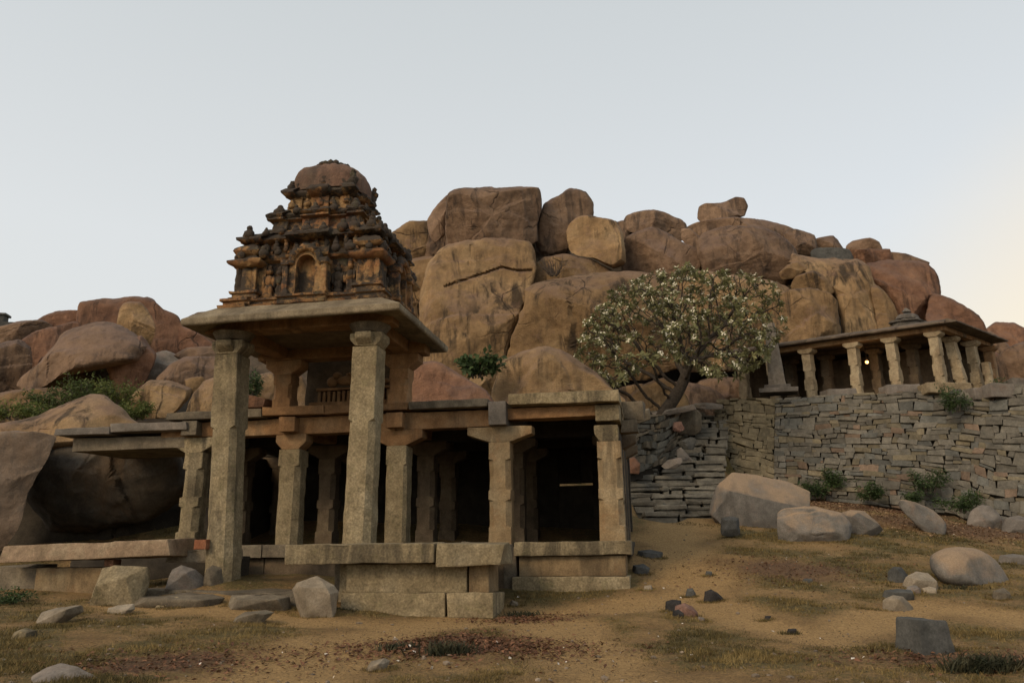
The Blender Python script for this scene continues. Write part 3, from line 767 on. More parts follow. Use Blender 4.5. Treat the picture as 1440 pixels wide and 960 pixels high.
B('small dark capstone on the right skyline', [(1144, 350), (1148, 335), (1160, 332), (1173, 331), (1186, 350), (1180, 356)], 53, M_purple, T=1.2, group=G3)
B('bluish grey flat rock under the dark capstone', [(1140, 356), (1146, 349), (1170, 348), (1194, 350), (1200, 372), (1150, 376)], 50.5, M_dark, T=1.0, n=3.5, group=G3)
B('loaf shaped rock perched on the right skyline', [(1189, 352), (1191, 345), (1200, 338), (1223, 334), (1236, 340), (1240, 351), (1225, 355), (1200, 356)], 52, M_purple, T=1.5, n=2.8, group=G3)
B('flat reddish slab under the loaf shaped rock', [(1188, 362), (1190, 351), (1232, 350), (1252, 350), (1252, 370), (1224, 374)], 51, M_rust, T=1.6, n=3.5, group=G3, smooth=0.3)
B('thin sloping slab on the skyline right of the flat slab', [(1251, 368), (1253, 354), (1275, 356), (1306, 369), (1300, 376), (1256, 376)], 51, M_purple, T=1.6, n=3.2, group=G3, smooth=0.3)
B('distant round headed boulder at the right edge', [(1380, 480), (1388, 463), (1405, 452), (1430, 453), (1460, 470), (1470, 520), (1400, 530)], 60, M_rust, T=2.6, group=G3)
B('distant lumpy rock left of the round headed boulder', [(1370, 500), (1378, 478), (1395, 464), (1416, 478), (1425, 500), (1420, 540), (1370, 540)], 55, M_purple, T=2.0, group=G3)
B('grey lower boulder at the right edge beyond the shrine', [(1395, 560), (1398, 510), (1420, 488), (1450, 480), (1500, 500), (1500, 570)], 48, M_purple, T=2.0, group=G3)
B('squat rock filling the gap below the right skyline', [(1380, 560), (1376, 500), (1392, 490), (1410, 500), (1414, 550)], 50, M_rust, T=1.4, group=G3)
# --- gap rocks so the pile reads as stacked; shadowed ones have shade in their colour
B('brown rock filling the gap behind the narrow upright sliver', [(590, 362), (600, 330), (625, 310), (640, 320), (640, 352), (610, 368)], 52.5, M_purple, T=1.0, group=G2)
B('low tan rock under the left limbs of the flowering tree', [(845, 610), (850, 570), (875, 545), (905, 540), (920, 570), (915, 612)], 39.5, M_tan, T=1.2, group=G2)
B('shaded brown rock behind the trunk of the flowering tree', [(900, 615), (905, 560), (950, 535), (1000, 545), (1030, 570), (1030, 612)], 41.5, M_purple, T=1.0, group=G2)
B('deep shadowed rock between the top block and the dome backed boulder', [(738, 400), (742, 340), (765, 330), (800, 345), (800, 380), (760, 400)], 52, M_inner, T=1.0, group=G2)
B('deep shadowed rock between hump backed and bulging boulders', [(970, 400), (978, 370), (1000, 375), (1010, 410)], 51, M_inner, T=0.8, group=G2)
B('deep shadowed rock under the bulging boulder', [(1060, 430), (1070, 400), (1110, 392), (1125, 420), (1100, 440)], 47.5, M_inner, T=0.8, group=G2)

# ------------------------------------------------------------------ ruined mandapa with its tall porch and tower
YAW = radians(-10)
MT = frame(-2.9, 20.0, YAW)
def lp(u, v, z): return MT @ Vector((u, v, z))
temple = empty('ruined_temple', lp(0, 0, 0.5), 'ruined granite pillared hall with a tall porch under an ochre stepped tower', 'temple')

def shaft(name, M, u, v, z0, z1, w, mat, parent, bands, taper=0.0, lean=(0, 0), amp=0.014, L=0.11, wide=1.0):
    """square shaft whose corners are cut away between the plain square blocks; bands: list of (z fraction, corner cut)"""
    bm = bmesh.new()
    rings = []
    for f, c in bands:
        z = z0 + (z1 - z0) * f
        h = w / 2 * (1 - taper * f)
        cc = max(0.03, c) * h
        lu, lv = lean[0] * f, lean[1] * f
        pts = [(-h, -h + cc), (-h + cc, -h), (h - cc, -h), (h, -h + cc), (h, h - cc), (h - cc, h), (-h + cc, h), (-h, h - cc)]
        rings.append([M @ Vector((u + a * wide + lu, v + b_ + lv, z)) for a, b_ in pts])
    rings_mesh(bm, rings)
    bmesh.ops.recalc_face_normals(bm, faces=list(bm.faces))
    roughen(bm, L, amp, 0.0, nseed(), 3.0, 0.02)
    return from_bm(name, bm, mat, parent, 32)

SQ = 0.05
def std_bands(k=0.46):
    return [(0, SQ), (0.16, SQ), (0.175, k), (0.42, k), (0.435, SQ), (0.52, SQ), (0.535, k), (0.82, k), (0.835, SQ), (1, SQ)]
def oct_bands(k=0.5, top=0.78):
    return [(0, k), (0.3, k), (top, k * 0.9), (top + 0.012, SQ), (1, SQ)]

def bracket(M, u, v, z0, z1, half, mat, parent, name='capital', depth=0.24, left=True, right=True, drop=0.5):
    zm = z0 + (z1 - z0) * drop
    l = half if left else 0.24
    r = half if right else 0.24
    prof = [(u - 0.22, z0), (u + 0.22, z0), (u + r, zm), (u + r, z1), (u - l, z1), (u - l, zm)]
    return prism(name, M, prof, 'v', v - depth, v + depth, mat, parent, bevel=0.03, amp=0.014)

PU = [-5.62, -2.87, 0.0, 2.64, 5.32]
def pillar_with_cap(u, v, z0, z1, w, mat, capmat, half=0.62, lean=(0, 0), bands=None, left=True, right=True):
    p = shaft('pillar', MT, u, v, z0, z1, w, mat, temple, bands or std_bands(), 0.05, lean)
    bracket(MT, u, v, z1, z1 + 0.4, half, capmat, p, left=left, right=right)
    return p
pillar_with_cap(PU[0], 0, 1.42, 3.86, 0.56, M_hew, M_hew, 0.60, bands=std_bands(0.5), lean=(0.05, 0))
pillar_with_cap(PU[1], 0, 1.42, 3.86, 0.60, M_hew, M_warm, 0.42, bands=oct_bands(0.45, 0.82))
pillar_with_cap(PU[2], 0, 1.42, 3.86, 0.56, M_hew, M_warm, 0.66, bands=oct_bands(0.3, 0.8))
pillar_with_cap(PU[3], 0, 1.42, 3.86, 0.56, M_warm2, M_warm2, 0.82)
pillar_with_cap(PU[4], 0, 1.42, 3.80, 0.60, M_warm2, M_hew, 0.35, right=False)
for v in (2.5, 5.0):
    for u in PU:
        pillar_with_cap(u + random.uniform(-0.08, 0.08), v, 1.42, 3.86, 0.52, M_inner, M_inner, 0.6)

# plinth: cap slab, plain panel, foot course
for (u0, u1) in ((-6.2, -3.4), (-3.38, -0.2), (-0.18, 2.85)):
    block('plinth_slab', MT, u0, u1, -0.42, 0.6, 1.17, 1.48, M_hewdark, temple)
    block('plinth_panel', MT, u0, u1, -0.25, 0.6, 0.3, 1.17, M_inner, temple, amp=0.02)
block('plinth_slab', MT, 3.02, 5.74, -0.46, 0.6, 1.15, 1.47, M_hew, temple, jit=0.015, chips=0.06)
block('plinth_panel', MT, 3.10, 5.60, -0.30, 0.6, 0.69, 1.15, M_warm2, temple)
block('plinth_foot', MT, 2.95, 5.68, -0.44, 0.6, 0.25, 0.69, M_hew, temple, chips=0.05)
block('plinth_foot', MT, 2.72, 3.03, -0.28, 0.5, 0.3, 1.36, M_hewdark, temple)
block('floor_slab', MT, -6.2, 5.7, 0.6, 6.4, 1.1, 1.44, M_shade, temple, L=0.5)
# back wall of the hall, and side walls added to keep its inside dark
block('back_wall', MT, -6.4, 3.31, 6.2, 6.6, 0.8, 4.73, M_shade, temple, L=0.35, amp=0.02)
block('back_wall', MT, 4.42, 5.6, 6.2, 6.6, 0.8, 4.73, M_shade, temple, L=0.35, amp=0.02)
block('back_wall', MT, 3.29, 4.44, 6.22, 6.58, 0.8, 3.20, M_shade, temple, L=0.35, amp=0.01)
block('back_wall', MT, 3.29, 4.045, 6.22, 6.58, 3.28, 4.73, M_shade, temple, L=0.35, amp=0.01)
block('back_wall', MT, 4.05, 4.44, 6.22, 6.58, 3.29, 4.73, M_shade, temple, L=0.35, amp=0.01)
block('added_side_wall', MT, 5.30, 5.55, 0.5, 6.4, 0.4, 4.2, M_shade, temple, L=0.3, amp=0.03)
block('added_side_wall', MT, -6.5, -6.1, 1.8, 6.4, 0.6, 4.2, M_shade, temple, L=0.3, amp=0.03)
# beams over the pillars
BZ0, BZ1 = 4.26, 4.70
for (u0, u1, z0, z1, mt) in ((-6.6, -5.0, BZ0, BZ1 - .04, M_warm), (-4.98, -2.9, BZ0, BZ1 - .03, M_warm), (-2.88, -0.05, BZ0 - .01, BZ1, M_warm), (-0.03, 2.45, BZ0, BZ1, M_warm), (2.75, 5.12, BZ0 + .16, BZ1, M_warm)):
    block('beam', MT, u0, u1, -0.24, 0.24, z0, z1, mt, temple, jit=0.015)
for v in (2.5, 5.0):
    block('beam', MT, -6.3, 5.4, v - .25, v + .25, BZ0, BZ1, M_shade, temple, L=0.3)
for u in PU:      # cross beams with their square ends showing at the front
    mt = {0: M_hewdark, 1: M_warm, 2: M_warm, 3: M_grey, 4: M_hew}[PU.index(u)]
    if u == PU[4]:
        block('beam', MT, u - .30, u + .30, -0.34, 6.3, BZ0 + .02, BZ1 - .02, mt, temple, L=0.2)
    else:
        block('beam', MT, u - .22, u + .22, -0.52, 6.3, BZ0 + (.0 if u == PU[3] else .03), BZ1 + (.14 if u == PU[3] else -.03), mt, temple, L=0.2)
# roof slabs
block('roof_slab', MT, -9.55, -7.9, -0.62, 2.2, 4.38, 4.62, M_grey, temple, jit=0.03, chips=0.08, L=0.2)
block('roof_slab', MT, -7.88, -5.65, -0.62, 2.2, 4.42, 4.66, M_grey, temple, jit=0.03, chips=0.1, L=0.2)
block('roof_slab', MT, -9.2, -5.9, -0.25, 2.0, 4.02, 4.36, M_hewdark, temple, jit=0.03, chips=0.05, L=0.25)
for (u0, u1, z0, z1, mt, vf) in ((-6.35, -3.6, 4.71, 4.93, M_hewdark, -0.52), (-3.58, -1.9, 4.71, 4.95, M_warm, -0.50), (-1.88, 0.35, 4.72, 4.94, M_warm, -0.47), (0.37, 2.42, 4.72, 4.94, M_hewdark, -0.5)):
    block('roof_slab', MT, u0, u1, vf, 2.4, z0, z1, mt, temple, jit=0.025, chips=0.08, L=0.2)
block('roof_slab', MT, 2.92, 5.62, -0.56, 2.4, 4.715, 5.0, M_hew, temple, jit=0.015, chips=0.06, L=0.2)
for (u0, u1) in ((-6.35, -3.5), (-3.48, -0.5), (-0.48, 2.4), (2.42, 4.20), (4.42, 5.62)):
    block('roof_slab', MT, u0, u1, 2.42, 6.65, 4.74, 4.95, M_hewdark, temple, L=0.4, jit=0.02)
block('roof_slab', MT, 4.205, 4.415, 2.7, 6.5, 4.72, 4.95, M_hewdark, temple, L=0.4, jit=0.02)
block('stub_wall', MT, 5.66, 6.2, 0.5, 1.0, 4.42, 4.88, M_hewdark, temple, jit=0.05, chips=0.1)
block('stub_wall', MT, 5.62, 6.0, 0.4, 0.9, 4.08, 4.40, M_hewdark, temple, jit=0.05, chips=0.1)
block('roof_rubble', MT, -4.7, -3.55, -0.4, 0.5, 4.94, 5.32, M_rust, temple, bevel=0.1, jit=0.08, chips=0.2)
# tall front columns
def tall(u0, u1, zb, wide):
    p = shaft('tall_column', MT, u0, -2.6, zb, 5.80, 0.66, M_hew, temple, [(0, 0.42), (0.2, 0.42), (0.69, 0.40), (0.70, 0.05), (1, 0.05)], 0.12, (u1 - u0, 0), amp=0.016, wide=wide)
    zt = 5.80
    # corbel capital: rounded cross shaped block, then an abacus
    prism('capital', MT, [(u1 - .26, zt), (u1 + .26, zt), (u1 + .40, zt + .17), (u1 + .40, zt + .34), (u1 - .40, zt + .34), (u1 - .40, zt + .17)], 'v', -2.9, -2.3, M_hew, p, bevel=0.06, chips=0.06)
    prism('capital', MT, [(-2.6 - .26, zt + .02), (-2.6 + .26, zt + .02), (-2.6 + .47, zt + .18), (-2.6 + .47, zt + .32), (-2.6 - .47, zt + .32), (-2.6 - .47, zt + .18)], 'u', u1 - .2, u1 + .2, M_hew, p, bevel=0.05, chips=0.05)
    bm = bmesh.new()
    bmesh.ops.create_cone(bm, cap_ends=True, segments=20, radius1=0.36, radius2=0.50, depth=0.20, matrix=Matrix.Translation(lp(u1, -2.6, zt + 0.45)))
    roughen(bm, 0.12, 0.014, 0.03, nseed(), 3, 0.03)
    from_bm('abacus', bm, M_hewdark, p)
    return p
tall(-3.12, -3.32, 0.2, 1.0)
tall(-0.02, 0.08, 0.3, 1.0)
# rear porch columns stand on the hall's front row
for u, l in ((-3.2, 0.0), (-0.03, 0.05)):
    p = shaft('porch_pillar', MT, u, 0.0, 4.9, 5.85, 0.50, M_warm, temple, [(0, SQ), (0.3, SQ), (0.34, .3), (0.7, .3), (0.74, SQ), (1, SQ)], 0.0, (l, 0))
    bracket(MT, u + l, 0, 5.85, 6.25, 0.5, M_warm, p)
# beams under the eave
for v in (-2.6, 0.0):
    block('porch_beam', MT, -3.95, 0.7, v - .24, v + .24, 6.34 if v < -1 else 6.25, 6.62, M_warm, temple, L=0.18)
for u in (-3.3, 0.05):
    block('porch_beam', MT, u - .22, u + .22, -2.34, -0.26, 6.28, 6.61, M_warm, temple, L=0.18)
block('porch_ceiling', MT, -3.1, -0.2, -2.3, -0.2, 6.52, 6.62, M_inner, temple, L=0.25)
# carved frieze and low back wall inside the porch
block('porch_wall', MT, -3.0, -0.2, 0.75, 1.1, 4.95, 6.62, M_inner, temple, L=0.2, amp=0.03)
fz = block('frieze', MT, -2.75, -0.3, 0.45, 0.75, 5.05, 5.2, M_warm, temple)
block('frieze', MT, -2.6, -0.3, 0.55, 0.75, 5.52, 5.60, M_warm, temple)
for i in range(17):
    u = -2.55 + i * 0.14
    bm = bmesh.new()
    add_hull_box(bm, MT, u, u + .085, .56, .75, 5.2, 5.5)
    roughen(bm, 0.06, 0.012, 0.02, nseed(), 5, 0)
    from_bm('dentil', bm, M_warm, fz)
bm = bmesh.new()
for (cu, cz, ru, rz_) in ((-2.2, 5.78, .16, .14), (-1.75, 5.82, .34, .15), (-1.2, 5.76, .40, .11), (-0.75, 5.74, .3, .08), (-1.6, 5.98, .22, .07), (-2.05, 5.96, .13, .1)):
    bmesh.ops.create_icosphere(bm, subdivisions=2, radius=1, matrix=MT @ Matrix.Translation((cu, .72, cz)) @ Matrix.Diagonal((ru, .14, rz_, 1)))
for vv in bm.verts: vv.co += vv.normal * fbm(vv.co * 4, 3) * .03
from_bm('reclining_relief', bm, M_warm, temple, 180)

# eave: thick canopy slab, sloping top, deep chamfer underneath
def eave():
    bm = bmesh.new()
    uc, vc = -1.52, -1.48
    hu, hv_ = 2.62, 2.08
    prof = [(0.62, 6.60), (0.985, 6.40), (1.0, 6.44), (1.0, 6.57), (0.78, 6.86), (0.72, 6.90)]
    rings = []
    for s, z in prof:
        r = []
        for (a, c_) in ((-1, -1), (1, -1), (1, 1), (-1, 1)):
            dz = -0.05 if (a < 0 and c_ < 0 and s > .8) else 0
            r.append(lp(uc + a * hu * s, vc + c_ * (hv_ * s if s < .9 else hv_ - hu * (1 - s)), z + dz))
        rings.append(r)
    rings_mesh(bm, rings)
    bmesh.ops.recalc_face_normals(bm, faces=list(bm.faces))
    roughen(bm, 0.12, 0.012, 0.025, nseed(), 2.0, 0.03)
    return from_bm('eave_slab', bm, M_eave, temple, 30)
eave()

# ---- tower
TC = (-1.46, -1.55)
def plan(hu, hv_, step=0.085, bays=True, proj_=0.10, corner=0.34, mid=0.30):
    """rectangle whose corners and middles stand proud, walked in small steps"""
    def side(h):
        if not bays: return [(-h, 0), (h, 0)]
        c, m2 = corner * h, mid * h
        return [(-h, 0), (-h + c, 0), (-h + c, proj_), (-m2, proj_), (-m2, -proj_ * 0.5), (m2, -proj_ * 0.5), (m2, proj_), (h - c, proj_), (h - c, 0), (h, 0)]
    pts = []
    for a, b_ in side(hu): pts.append((a, -hv_ + b_))
    for a, b_ in side(hv_)[1:]: pts.append((hu - b_, a))
    for a, b_ in side(hu)[1:]: pts.append((-a, hv_ - b_))
    for a, b_ in side(hv_)[1:-1]: pts.append((-hu + b_, -a))
    res = []
    for i, p in enumerate(pts):
        q = pts[(i + 1) % len(pts)]
        n = max(1, int(round(math.hypot(q[0] - p[0], q[1] - p[1]) / step)))
        for k in range(n): res.append((p[0] + (q[0] - p[0]) * k / n, p[1] + (q[1] - p[1]) * k / n))
    return res

tower = empty('tower', lp(TC[0], TC[1], 6.9), None, None)
tower.parent = temple; tower.location = WL[tower.name] - WL[temple.name]

def tier(name, hu, hv_, prof, mat, bays=True, amp=0.035, proj_=0.10, teeth=0.0, seed=None):
    base = plan(hu, hv_, 0.08, bays, proj_)
    sd_ = seedv(nseed())
    pr = []
    for (z0, o0), (z1, o1) in zip(prof[:-1], prof[1:]):
        n = max(1, int(round(math.hypot(z1 - z0, o1 - o0) / 0.07)))
        for k in range(n): pr.append((z0 + (z1 - z0) * k / n, o0 + (o1 - o0) * k / n))
    pr.append(prof[-1])
    bm = bmesh.new()
    rings = []
    for z, o in pr:
        r = []
        for (a, b_) in base:
            fu, fv = 1 + o / hu, 1 + o / hv_
            r.append(lp(TC[0] + a * fu, TC[1] + b_ * fv, z))
        rings.append(r)
    rings_mesh(bm, rings)
    bmesh.ops.recalc_face_normals(bm, faces=list(bm.faces))
    bmesh.ops.triangulate(bm, faces=[f for f in bm.faces if len(f.verts) > 4])
    bm.normal_update()
    ctr = lp(TC[0], TC[1], 0)
    for v in bm.verts:
        q = v.co * 2.2 + sd_
        d = fbm(q, 4) * amp * .7 + abs(noise.noise(v.co * 8 + sd_)) * amp * 0.7 - amp * .25
        if teeth:
            loc = MT.inverted() @ v.co
            d += teeth * (1 if (math.sin(loc.x * 21) * math.sin(loc.y * 21) > 0) else -0.6)
        v.co += v.normal * d
    return from_bm(name, bm, mat, tower, 50)

def lump(name, parts, mat, parent, amp=0.03, seed=None, sub=2):
    """worn carving: a few overlapping rounded masses pushed about by noise"""
    bm = bmesh.new()
    s = seedv(nseed())
    for (u, v, z, ru, rv, rz_) in parts:
        bmesh.ops.create_icosphere(bm, subdivisions=sub, radius=1, matrix=MT @ Matrix.Translation((u, v, z)) @ Matrix.Diagonal((ru, rv, rz_, 1)))
    bm.normal_update()
    for v in bm.verts:
        v.co += v.normal * (fbm(v.co * 5 + s, 3) * amp * 1.5 + abs(noise.noise(v.co * 11 + s)) * amp * .7)
    return from_bm(name, bm, mat, parent, 180)

HU, HV = 1.95, 1.45
tier('base_course', HU, HV, [(6.86, .10), (6.93, .12), (6.95, .02), (7.02, .02), (7.04, .08), (7.10, .08), (7.12, 0.0)], M_tower, amp=0.03)
tier('lower_storey', HU - .28, HV - .28, [(7.08, 0), (8.06, -.02), (8.10, .10), (8.16, .12), (8.19, 0.0), (8.34, -.04)], M_tower)
tier('upper_band', HU - .42, HV - .42, [(8.28, 0), (8.34, .02), (8.62, -.02)], M_towerlight, amp=0.025)
tier('cornice', HU - .42, HV - .42, [(8.56, -.05), (8.60, .22), (8.64, .30), (8.69, .30), (8.78, .16), (8.86, .04), (8.92, -.12)], M_towerdark, amp=0.05, teeth=.018)
tier('upper_storey', HU - .78, HV - .52, [(8.86, .12), (8.97, .10), (9.0, -.02), (9.22, -.04), (9.25, .08), (9.30, .08), (9.36, -.06)], M_tower, amp=0.04)
tier('cornice', HU - .85, HV - .60, [(9.28, -.05), (9.32, .16), (9.37, .20), (9.44, .10), (9.52, -.02)], M_towerdark, amp=0.05, teeth=.018)
tier('neck', HU - 1.16, HV - .70, [(9.46, .06), (9.56, .05), (9.6, -.03), (9.92, -.05)], M_towerlight, amp=0.035, proj_=.07)
tier('cornice', HU - 1.16, HV - .72, [(9.86, -.06), (9.94, .12), (9.99, .19), (10.04, .19), (10.12, .10), (10.22, -.04)], M_towerdark, amp=0.05, teeth=.014)
# dome
def dome():
    bm = bmesh.new()
    rings = []
    s = seedv(nseed())
    for k in range(17):
        a = k / 16
        z = 10.10 + 0.84 * sin(a * pi / 2) ** 0.9
        r = 0.87 * (cos(a * pi / 2) ** 0.62) * (1 + .09 * sin(a * pi)) + 0.02
        ring = []
        for i in range(64):
            th = i / 64 * 2 * pi
            # softened square plan
            k4 = (abs(cos(th)) ** 3.4 + abs(sin(th)) ** 3.4) ** (-1 / 3.4)
            ring.append(lp(TC[0] + r * k4 * cos(th) * 1.02, TC[1] + r * k4 * sin(th) * .90, z))
        rings.append(ring)
    rings_mesh(bm, rings)
    bmesh.ops.recalc_face_normals(bm, faces=list(bm.faces))
    bm.normal_update()
    for v in bm.verts:
        l_ = MT.inverted() @ v.co
        v.co += v.normal * (.012 * cos(16 * atan2(l_.y - TC[1], l_.x - TC[0])))
    for v in bm.verts: v.co += v.normal * (fbm(v.co * 2 + s, 4) * .035 + fbm(v.co * 7 + s, 3) * .012)
    return from_bm('dome', bm, M_dome, tower, 60)
dome()
R_ = random.Random(5)
# gables on the dome's faces and flame shaped corner tufts
for (du, dv) in ((0, -1), (1, 0), (-1, 0), (0, 1)):
    ru, rv = (.26, .12) if du == 0 else (.12, .26)
    cu, cv = TC[0] + du * 0.78, TC[1] + dv * 0.72
    lump('dome_gable', [(cu, cv, 10.30, ru * .7, rv * .6, .15), (cu - du * .06, cv - dv * .06, 10.48, ru * .42, rv * .55, .13), (cu - du * .18, cv - dv * .18, 10.64, ru * .25, rv * .5, .09), (cu + (ru if du == 0 else 0), cv + (rv if dv == 0 else 0), 10.30, .07, .07, .10), (cu - (ru if du == 0 else 0), cv - (rv if dv == 0 else 0), 10.30, .07, .07, .10)], M_towerdark, tower, .05)
for (su, sv_, hs) in ((-1, -1, .32), (1, -1, .6), (1, 1, .9), (-1, 1, .4)):
    cu, cv = TC[0] + su * .78, TC[1] + sv_ * .68
    lump('corner_finial', [(cu, cv, 10.18, .13, .13, .12), (cu + su * .05 * hs, cv, 10.18 + .2 * hs, .12, .11, .12), (cu + su * .07 * hs, cv, 10.2 + .34 * hs, .10, .10, .10), (cu + su * .10 * hs, cv, 10.2 + .46 * hs, .08, .08, .08), (cu - su * .15, cv, 10.2, .09, .09, .12)], M_towerdark, tower, .06)
bm = bmesh.new()
for i in range(18):
    th = i / 18 * 2 * pi
    bmesh.ops.create_icosphere(bm, subdivisions=1, radius=1, matrix=MT @ Matrix.Translation((TC[0] + .38 * cos(th), TC[1] + .38 * sin(th), 10.97 + R_.uniform(-.02, .03))) @ Matrix.Diagonal((.09, .09, .10, 1)))
bmesh.ops.create_icosphere(bm, subdivisions=3, radius=1, matrix=MT @ Matrix.Translation((TC[0], TC[1], 10.94)) @ Matrix.Diagonal((.42, .40, .13, 1)))
bm.normal_update()
for v in bm.verts: v.co += v.normal * fbm(v.co * 6, 3) * .04
from_bm('crest_ring', bm, M_towerdark, tower, 180)

# corner pavilions of the lower storey
def pavilion(cu, cv, w=.30):
    bm = bmesh.new()
    s = seedv(nseed())
    prof = [(7.08, w + .07), (7.16, w + .07), (7.18, w), (7.24, w), (7.26, w + .05), (7.31, w + .05), (7.33, w - .03), (7.92, w - .04), (7.94, w + .05), (8.02, w + .13), (8.07, w + .13), (8.12, w + .04), (8.16, w - .08), (8.24, w - .09), (8.27, w - .02), (8.34, w + .03), (8.44, w - .03), (8.52, w - .14), (8.56, w - .2)]
    pr = []
    for (z0, o0), (z1, o1) in zip(prof[:-1], prof[1:]):
        n = max(1, int(round(math.hypot(z1 - z0, o1 - o0) / 0.07)))
        for k in range(n): pr.append((z0 + (z1 - z0) * k / n, o0 + (o1 - o0) * k / n))
    pr.append(prof[-1])
    rings = []
    for z, h in pr:
        r = []
        n = 8
        for (a0, b0, a1, b1) in ((-1, -1, 1, -1), (1, -1, 1, 1), (1, 1, -1, 1), (-1, 1, -1, -1)):
            for k in range(n):
                t_ = k / n
                a, b_ = a0 + (a1 - a0) * t_, b0 + (b1 - b0) * t_
                ins = .05 if (7.33 < z < 7.93 and .28 < abs(a if abs(b_) == 1 else b_) < .62) else 0
                aa, bb = a * h, b_ * h
                if abs(b_) == 1: bb -= math.copysign(ins, b_)
                else: aa -= math.copysign(ins, a)
                r.append(lp(cu + aa, cv + bb, z))
        rings.append(r)
    rings_mesh(bm, rings)
    bmesh.ops.recalc_face_normals(bm, faces=list(bm.faces))
    bm.normal_update()
    for v in bm.verts: v.co += v.normal * (fbm(v.co * 3 + s, 4) * .03 + abs(noise.noise(v.co * 9 + s)) * .035)
    return from_bm('corner_shrine', bm, M_tower, tower, 45)
for su in (-1, 1):
    for sv_ in (-1, 1):
        pavilion(TC[0] + su * (HU - .42), TC[1] + sv_ * (HV - .40))
# arched niches in the middle of each face
def niche(cu, cv, ang):
    Mn = MT @ Matrix.Translation((cu, cv, 0)) @ Matrix.Rotation(ang, 4, 'Z')
    bm = bmesh.new()
    prof_o, prof_i = [], []
    for k in range(25):
        th = pi * k / 24
        prof_o.append((-.40 * cos(th), 7.92 + .30 * sin(th))); prof_i.append((-.235 * cos(th), 7.82 + .26 * sin(th)))
    prof_o = [(-.42, 7.1)] + prof_o + [(.42, 7.1)]
    prof_i = [(-.245, 7.1)] + prof_i + [(.245, 7.1)]
    def P3(p, v): return Mn @ Vector((p[0], v, p[1]))
    fo = [bm.verts.new(P3(p, -.22)) for p in prof_o]; fi = [bm.verts.new(P3(p, -.22)) for p in prof_i]
    bo = [bm.verts.new(P3(p, .30)) for p in prof_o]; bi = [bm.verts.new(P3(p, .16)) for p in prof_i]
    n = len(fo)
    for i in range(n - 1):
        bm.faces.new((fo[i], fo[i + 1], fi[i + 1], fi[i])); bm.faces.new((fi[i], fi[i + 1], bi[i + 1], bi[i])); bm.faces.new((bo[i + 1], fo[i + 1], fo[i], bo[i]))
    bm.faces.new(bi)
    bmesh.ops.recalc_face_normals(bm, faces=list(bm.faces))
    roughen(bm, .09, .02, 0, nseed(), 5, 0)
    o = from_bm('niche', bm, M_towerlight, tower, 45)
    bm = bmesh.new()     # crumbling arch band and side pilasters
    for k in range(15):
        th = pi * k / 14
        bmesh.ops.create_icosphere(bm, subdivisions=2, radius=1, matrix=Mn @ Matrix.Translation((-.36 * cos(th), -.24, 7.90 + .33 * sin(th))) @ Matrix.Diagonal((.085, .09, .085, 1)))
    bmesh.ops.create_icosphere(bm, subdivisions=2, radius=1, matrix=Mn @ Matrix.Translation((0, -.2, 8.27)) @ Matrix.Diagonal((.22, .14, .09, 1)))
    for sx in (-1, 1):
        add_hull_box(bm, Mn, sx * .48 - .07, sx * .48 + .07, -.30, -.02, 7.1, 7.88)
        add_hull_box(bm, Mn, sx * .48 - .10, sx * .48 + .10, -.33, -.02, 7.82, 7.95)
        add_hull_box(bm, Mn, sx * .48 - .10, sx * .48 + .10, -.33, -.02, 7.1, 7.22)
    roughen(bm, .09, .035, .02, nseed(), 6, 0)
    from_bm('niche_arch', bm, M_tower, tower, 60)
niche(TC[0] + .05, TC[1] - HV + .22, 0)
niche(TC[0] + HU - .22, TC[1], pi / 2)
niche(TC[0] - HU + .22, TC[1], -pi / 2)
# worn figures standing between niche and corner
def statue(cu, cv, h, mat):
    z = 7.12
    lump('statue', [(cu, cv, z + .08, .13, .11, .09), (cu - .03, cv, z + .26 * h, .06, .07, .2 * h), (cu + .04, cv, z + .26 * h, .06, .07, .2 * h), (cu, cv, z + .52 * h, .11, .09, .16 * h), (cu - .12, cv - .02, z + .48 * h, .04, .05, .16 * h), (cu + .12, cv - .02, z + .5 * h, .04, .05, .14 * h), (cu, cv - .01, z + .76 * h, .075, .075, .09 * h), (cu, cv, z + .88 * h, .06, .06, .09 * h)], mat, tower, .022)
for du, hh in ((-1.0, .92), (-.72, .85), (.74, .85), (1.04, .92)):
    statue(TC[0] + du, TC[1] - HV + .30, hh, M_tower if abs(du) > .9 else M_towerdark)
for dv in (-.85, -.62, .62, .85):
    statue(TC[0] + HU - .30, TC[1] + dv, .85, M_towerdark)
    statue(TC[0] - HU + .30, TC[1] + dv, .85, M_towerdark)
# small gables and knobs along the cornices
def knobs(hu, hv_, z, n, r, mat):
    for sgn in (-1, 1):
        for i in range(n):
            t_ = -1 + 2 * (i + .5) / n + R_.uniform(-.04, .04)
            rr = r * R_.uniform(.75, 1.25)
            lump('cornice_gable', [(TC[0] + t_ * hu, TC[1] + sgn * hv_, z, rr, rr * .7, rr * .9), (TC[0] + t_ * hu, TC[1] + sgn * hv_, z + rr * .9, rr * .5, rr * .45, rr * .6)], mat, tower, .02, sub=2)
    for sgn in (-1, 1):
        for i in range(n - 1):
            t_ = -1 + 2 * (i + .5) / (n - 1)
            rr = r * R_.uniform(.75, 1.25)
            lump('cornice_gable', [(TC[0] + sgn * hu, TC[1] + t_ * hv_, z, rr * .7, rr, rr * .9), (TC[0] + sgn * hu, TC[1] + t_ * hv_, z + rr * .9, rr * .45, rr * .5, rr * .6)], mat, tower, .02, sub=2)
knobs(HU - .22, HV - .22, 8.80, 9, .12, M_towerdark)
knobs(HU - .10, HV - .10, 8.22, 8, .10, M_towerdark)
knobs(HU - .75, HV - .52, 9.46, 5, .11, M_towerdark)
knobs(HU - 1.06, HV - .70, 9.70, 5, .085, M_tower)

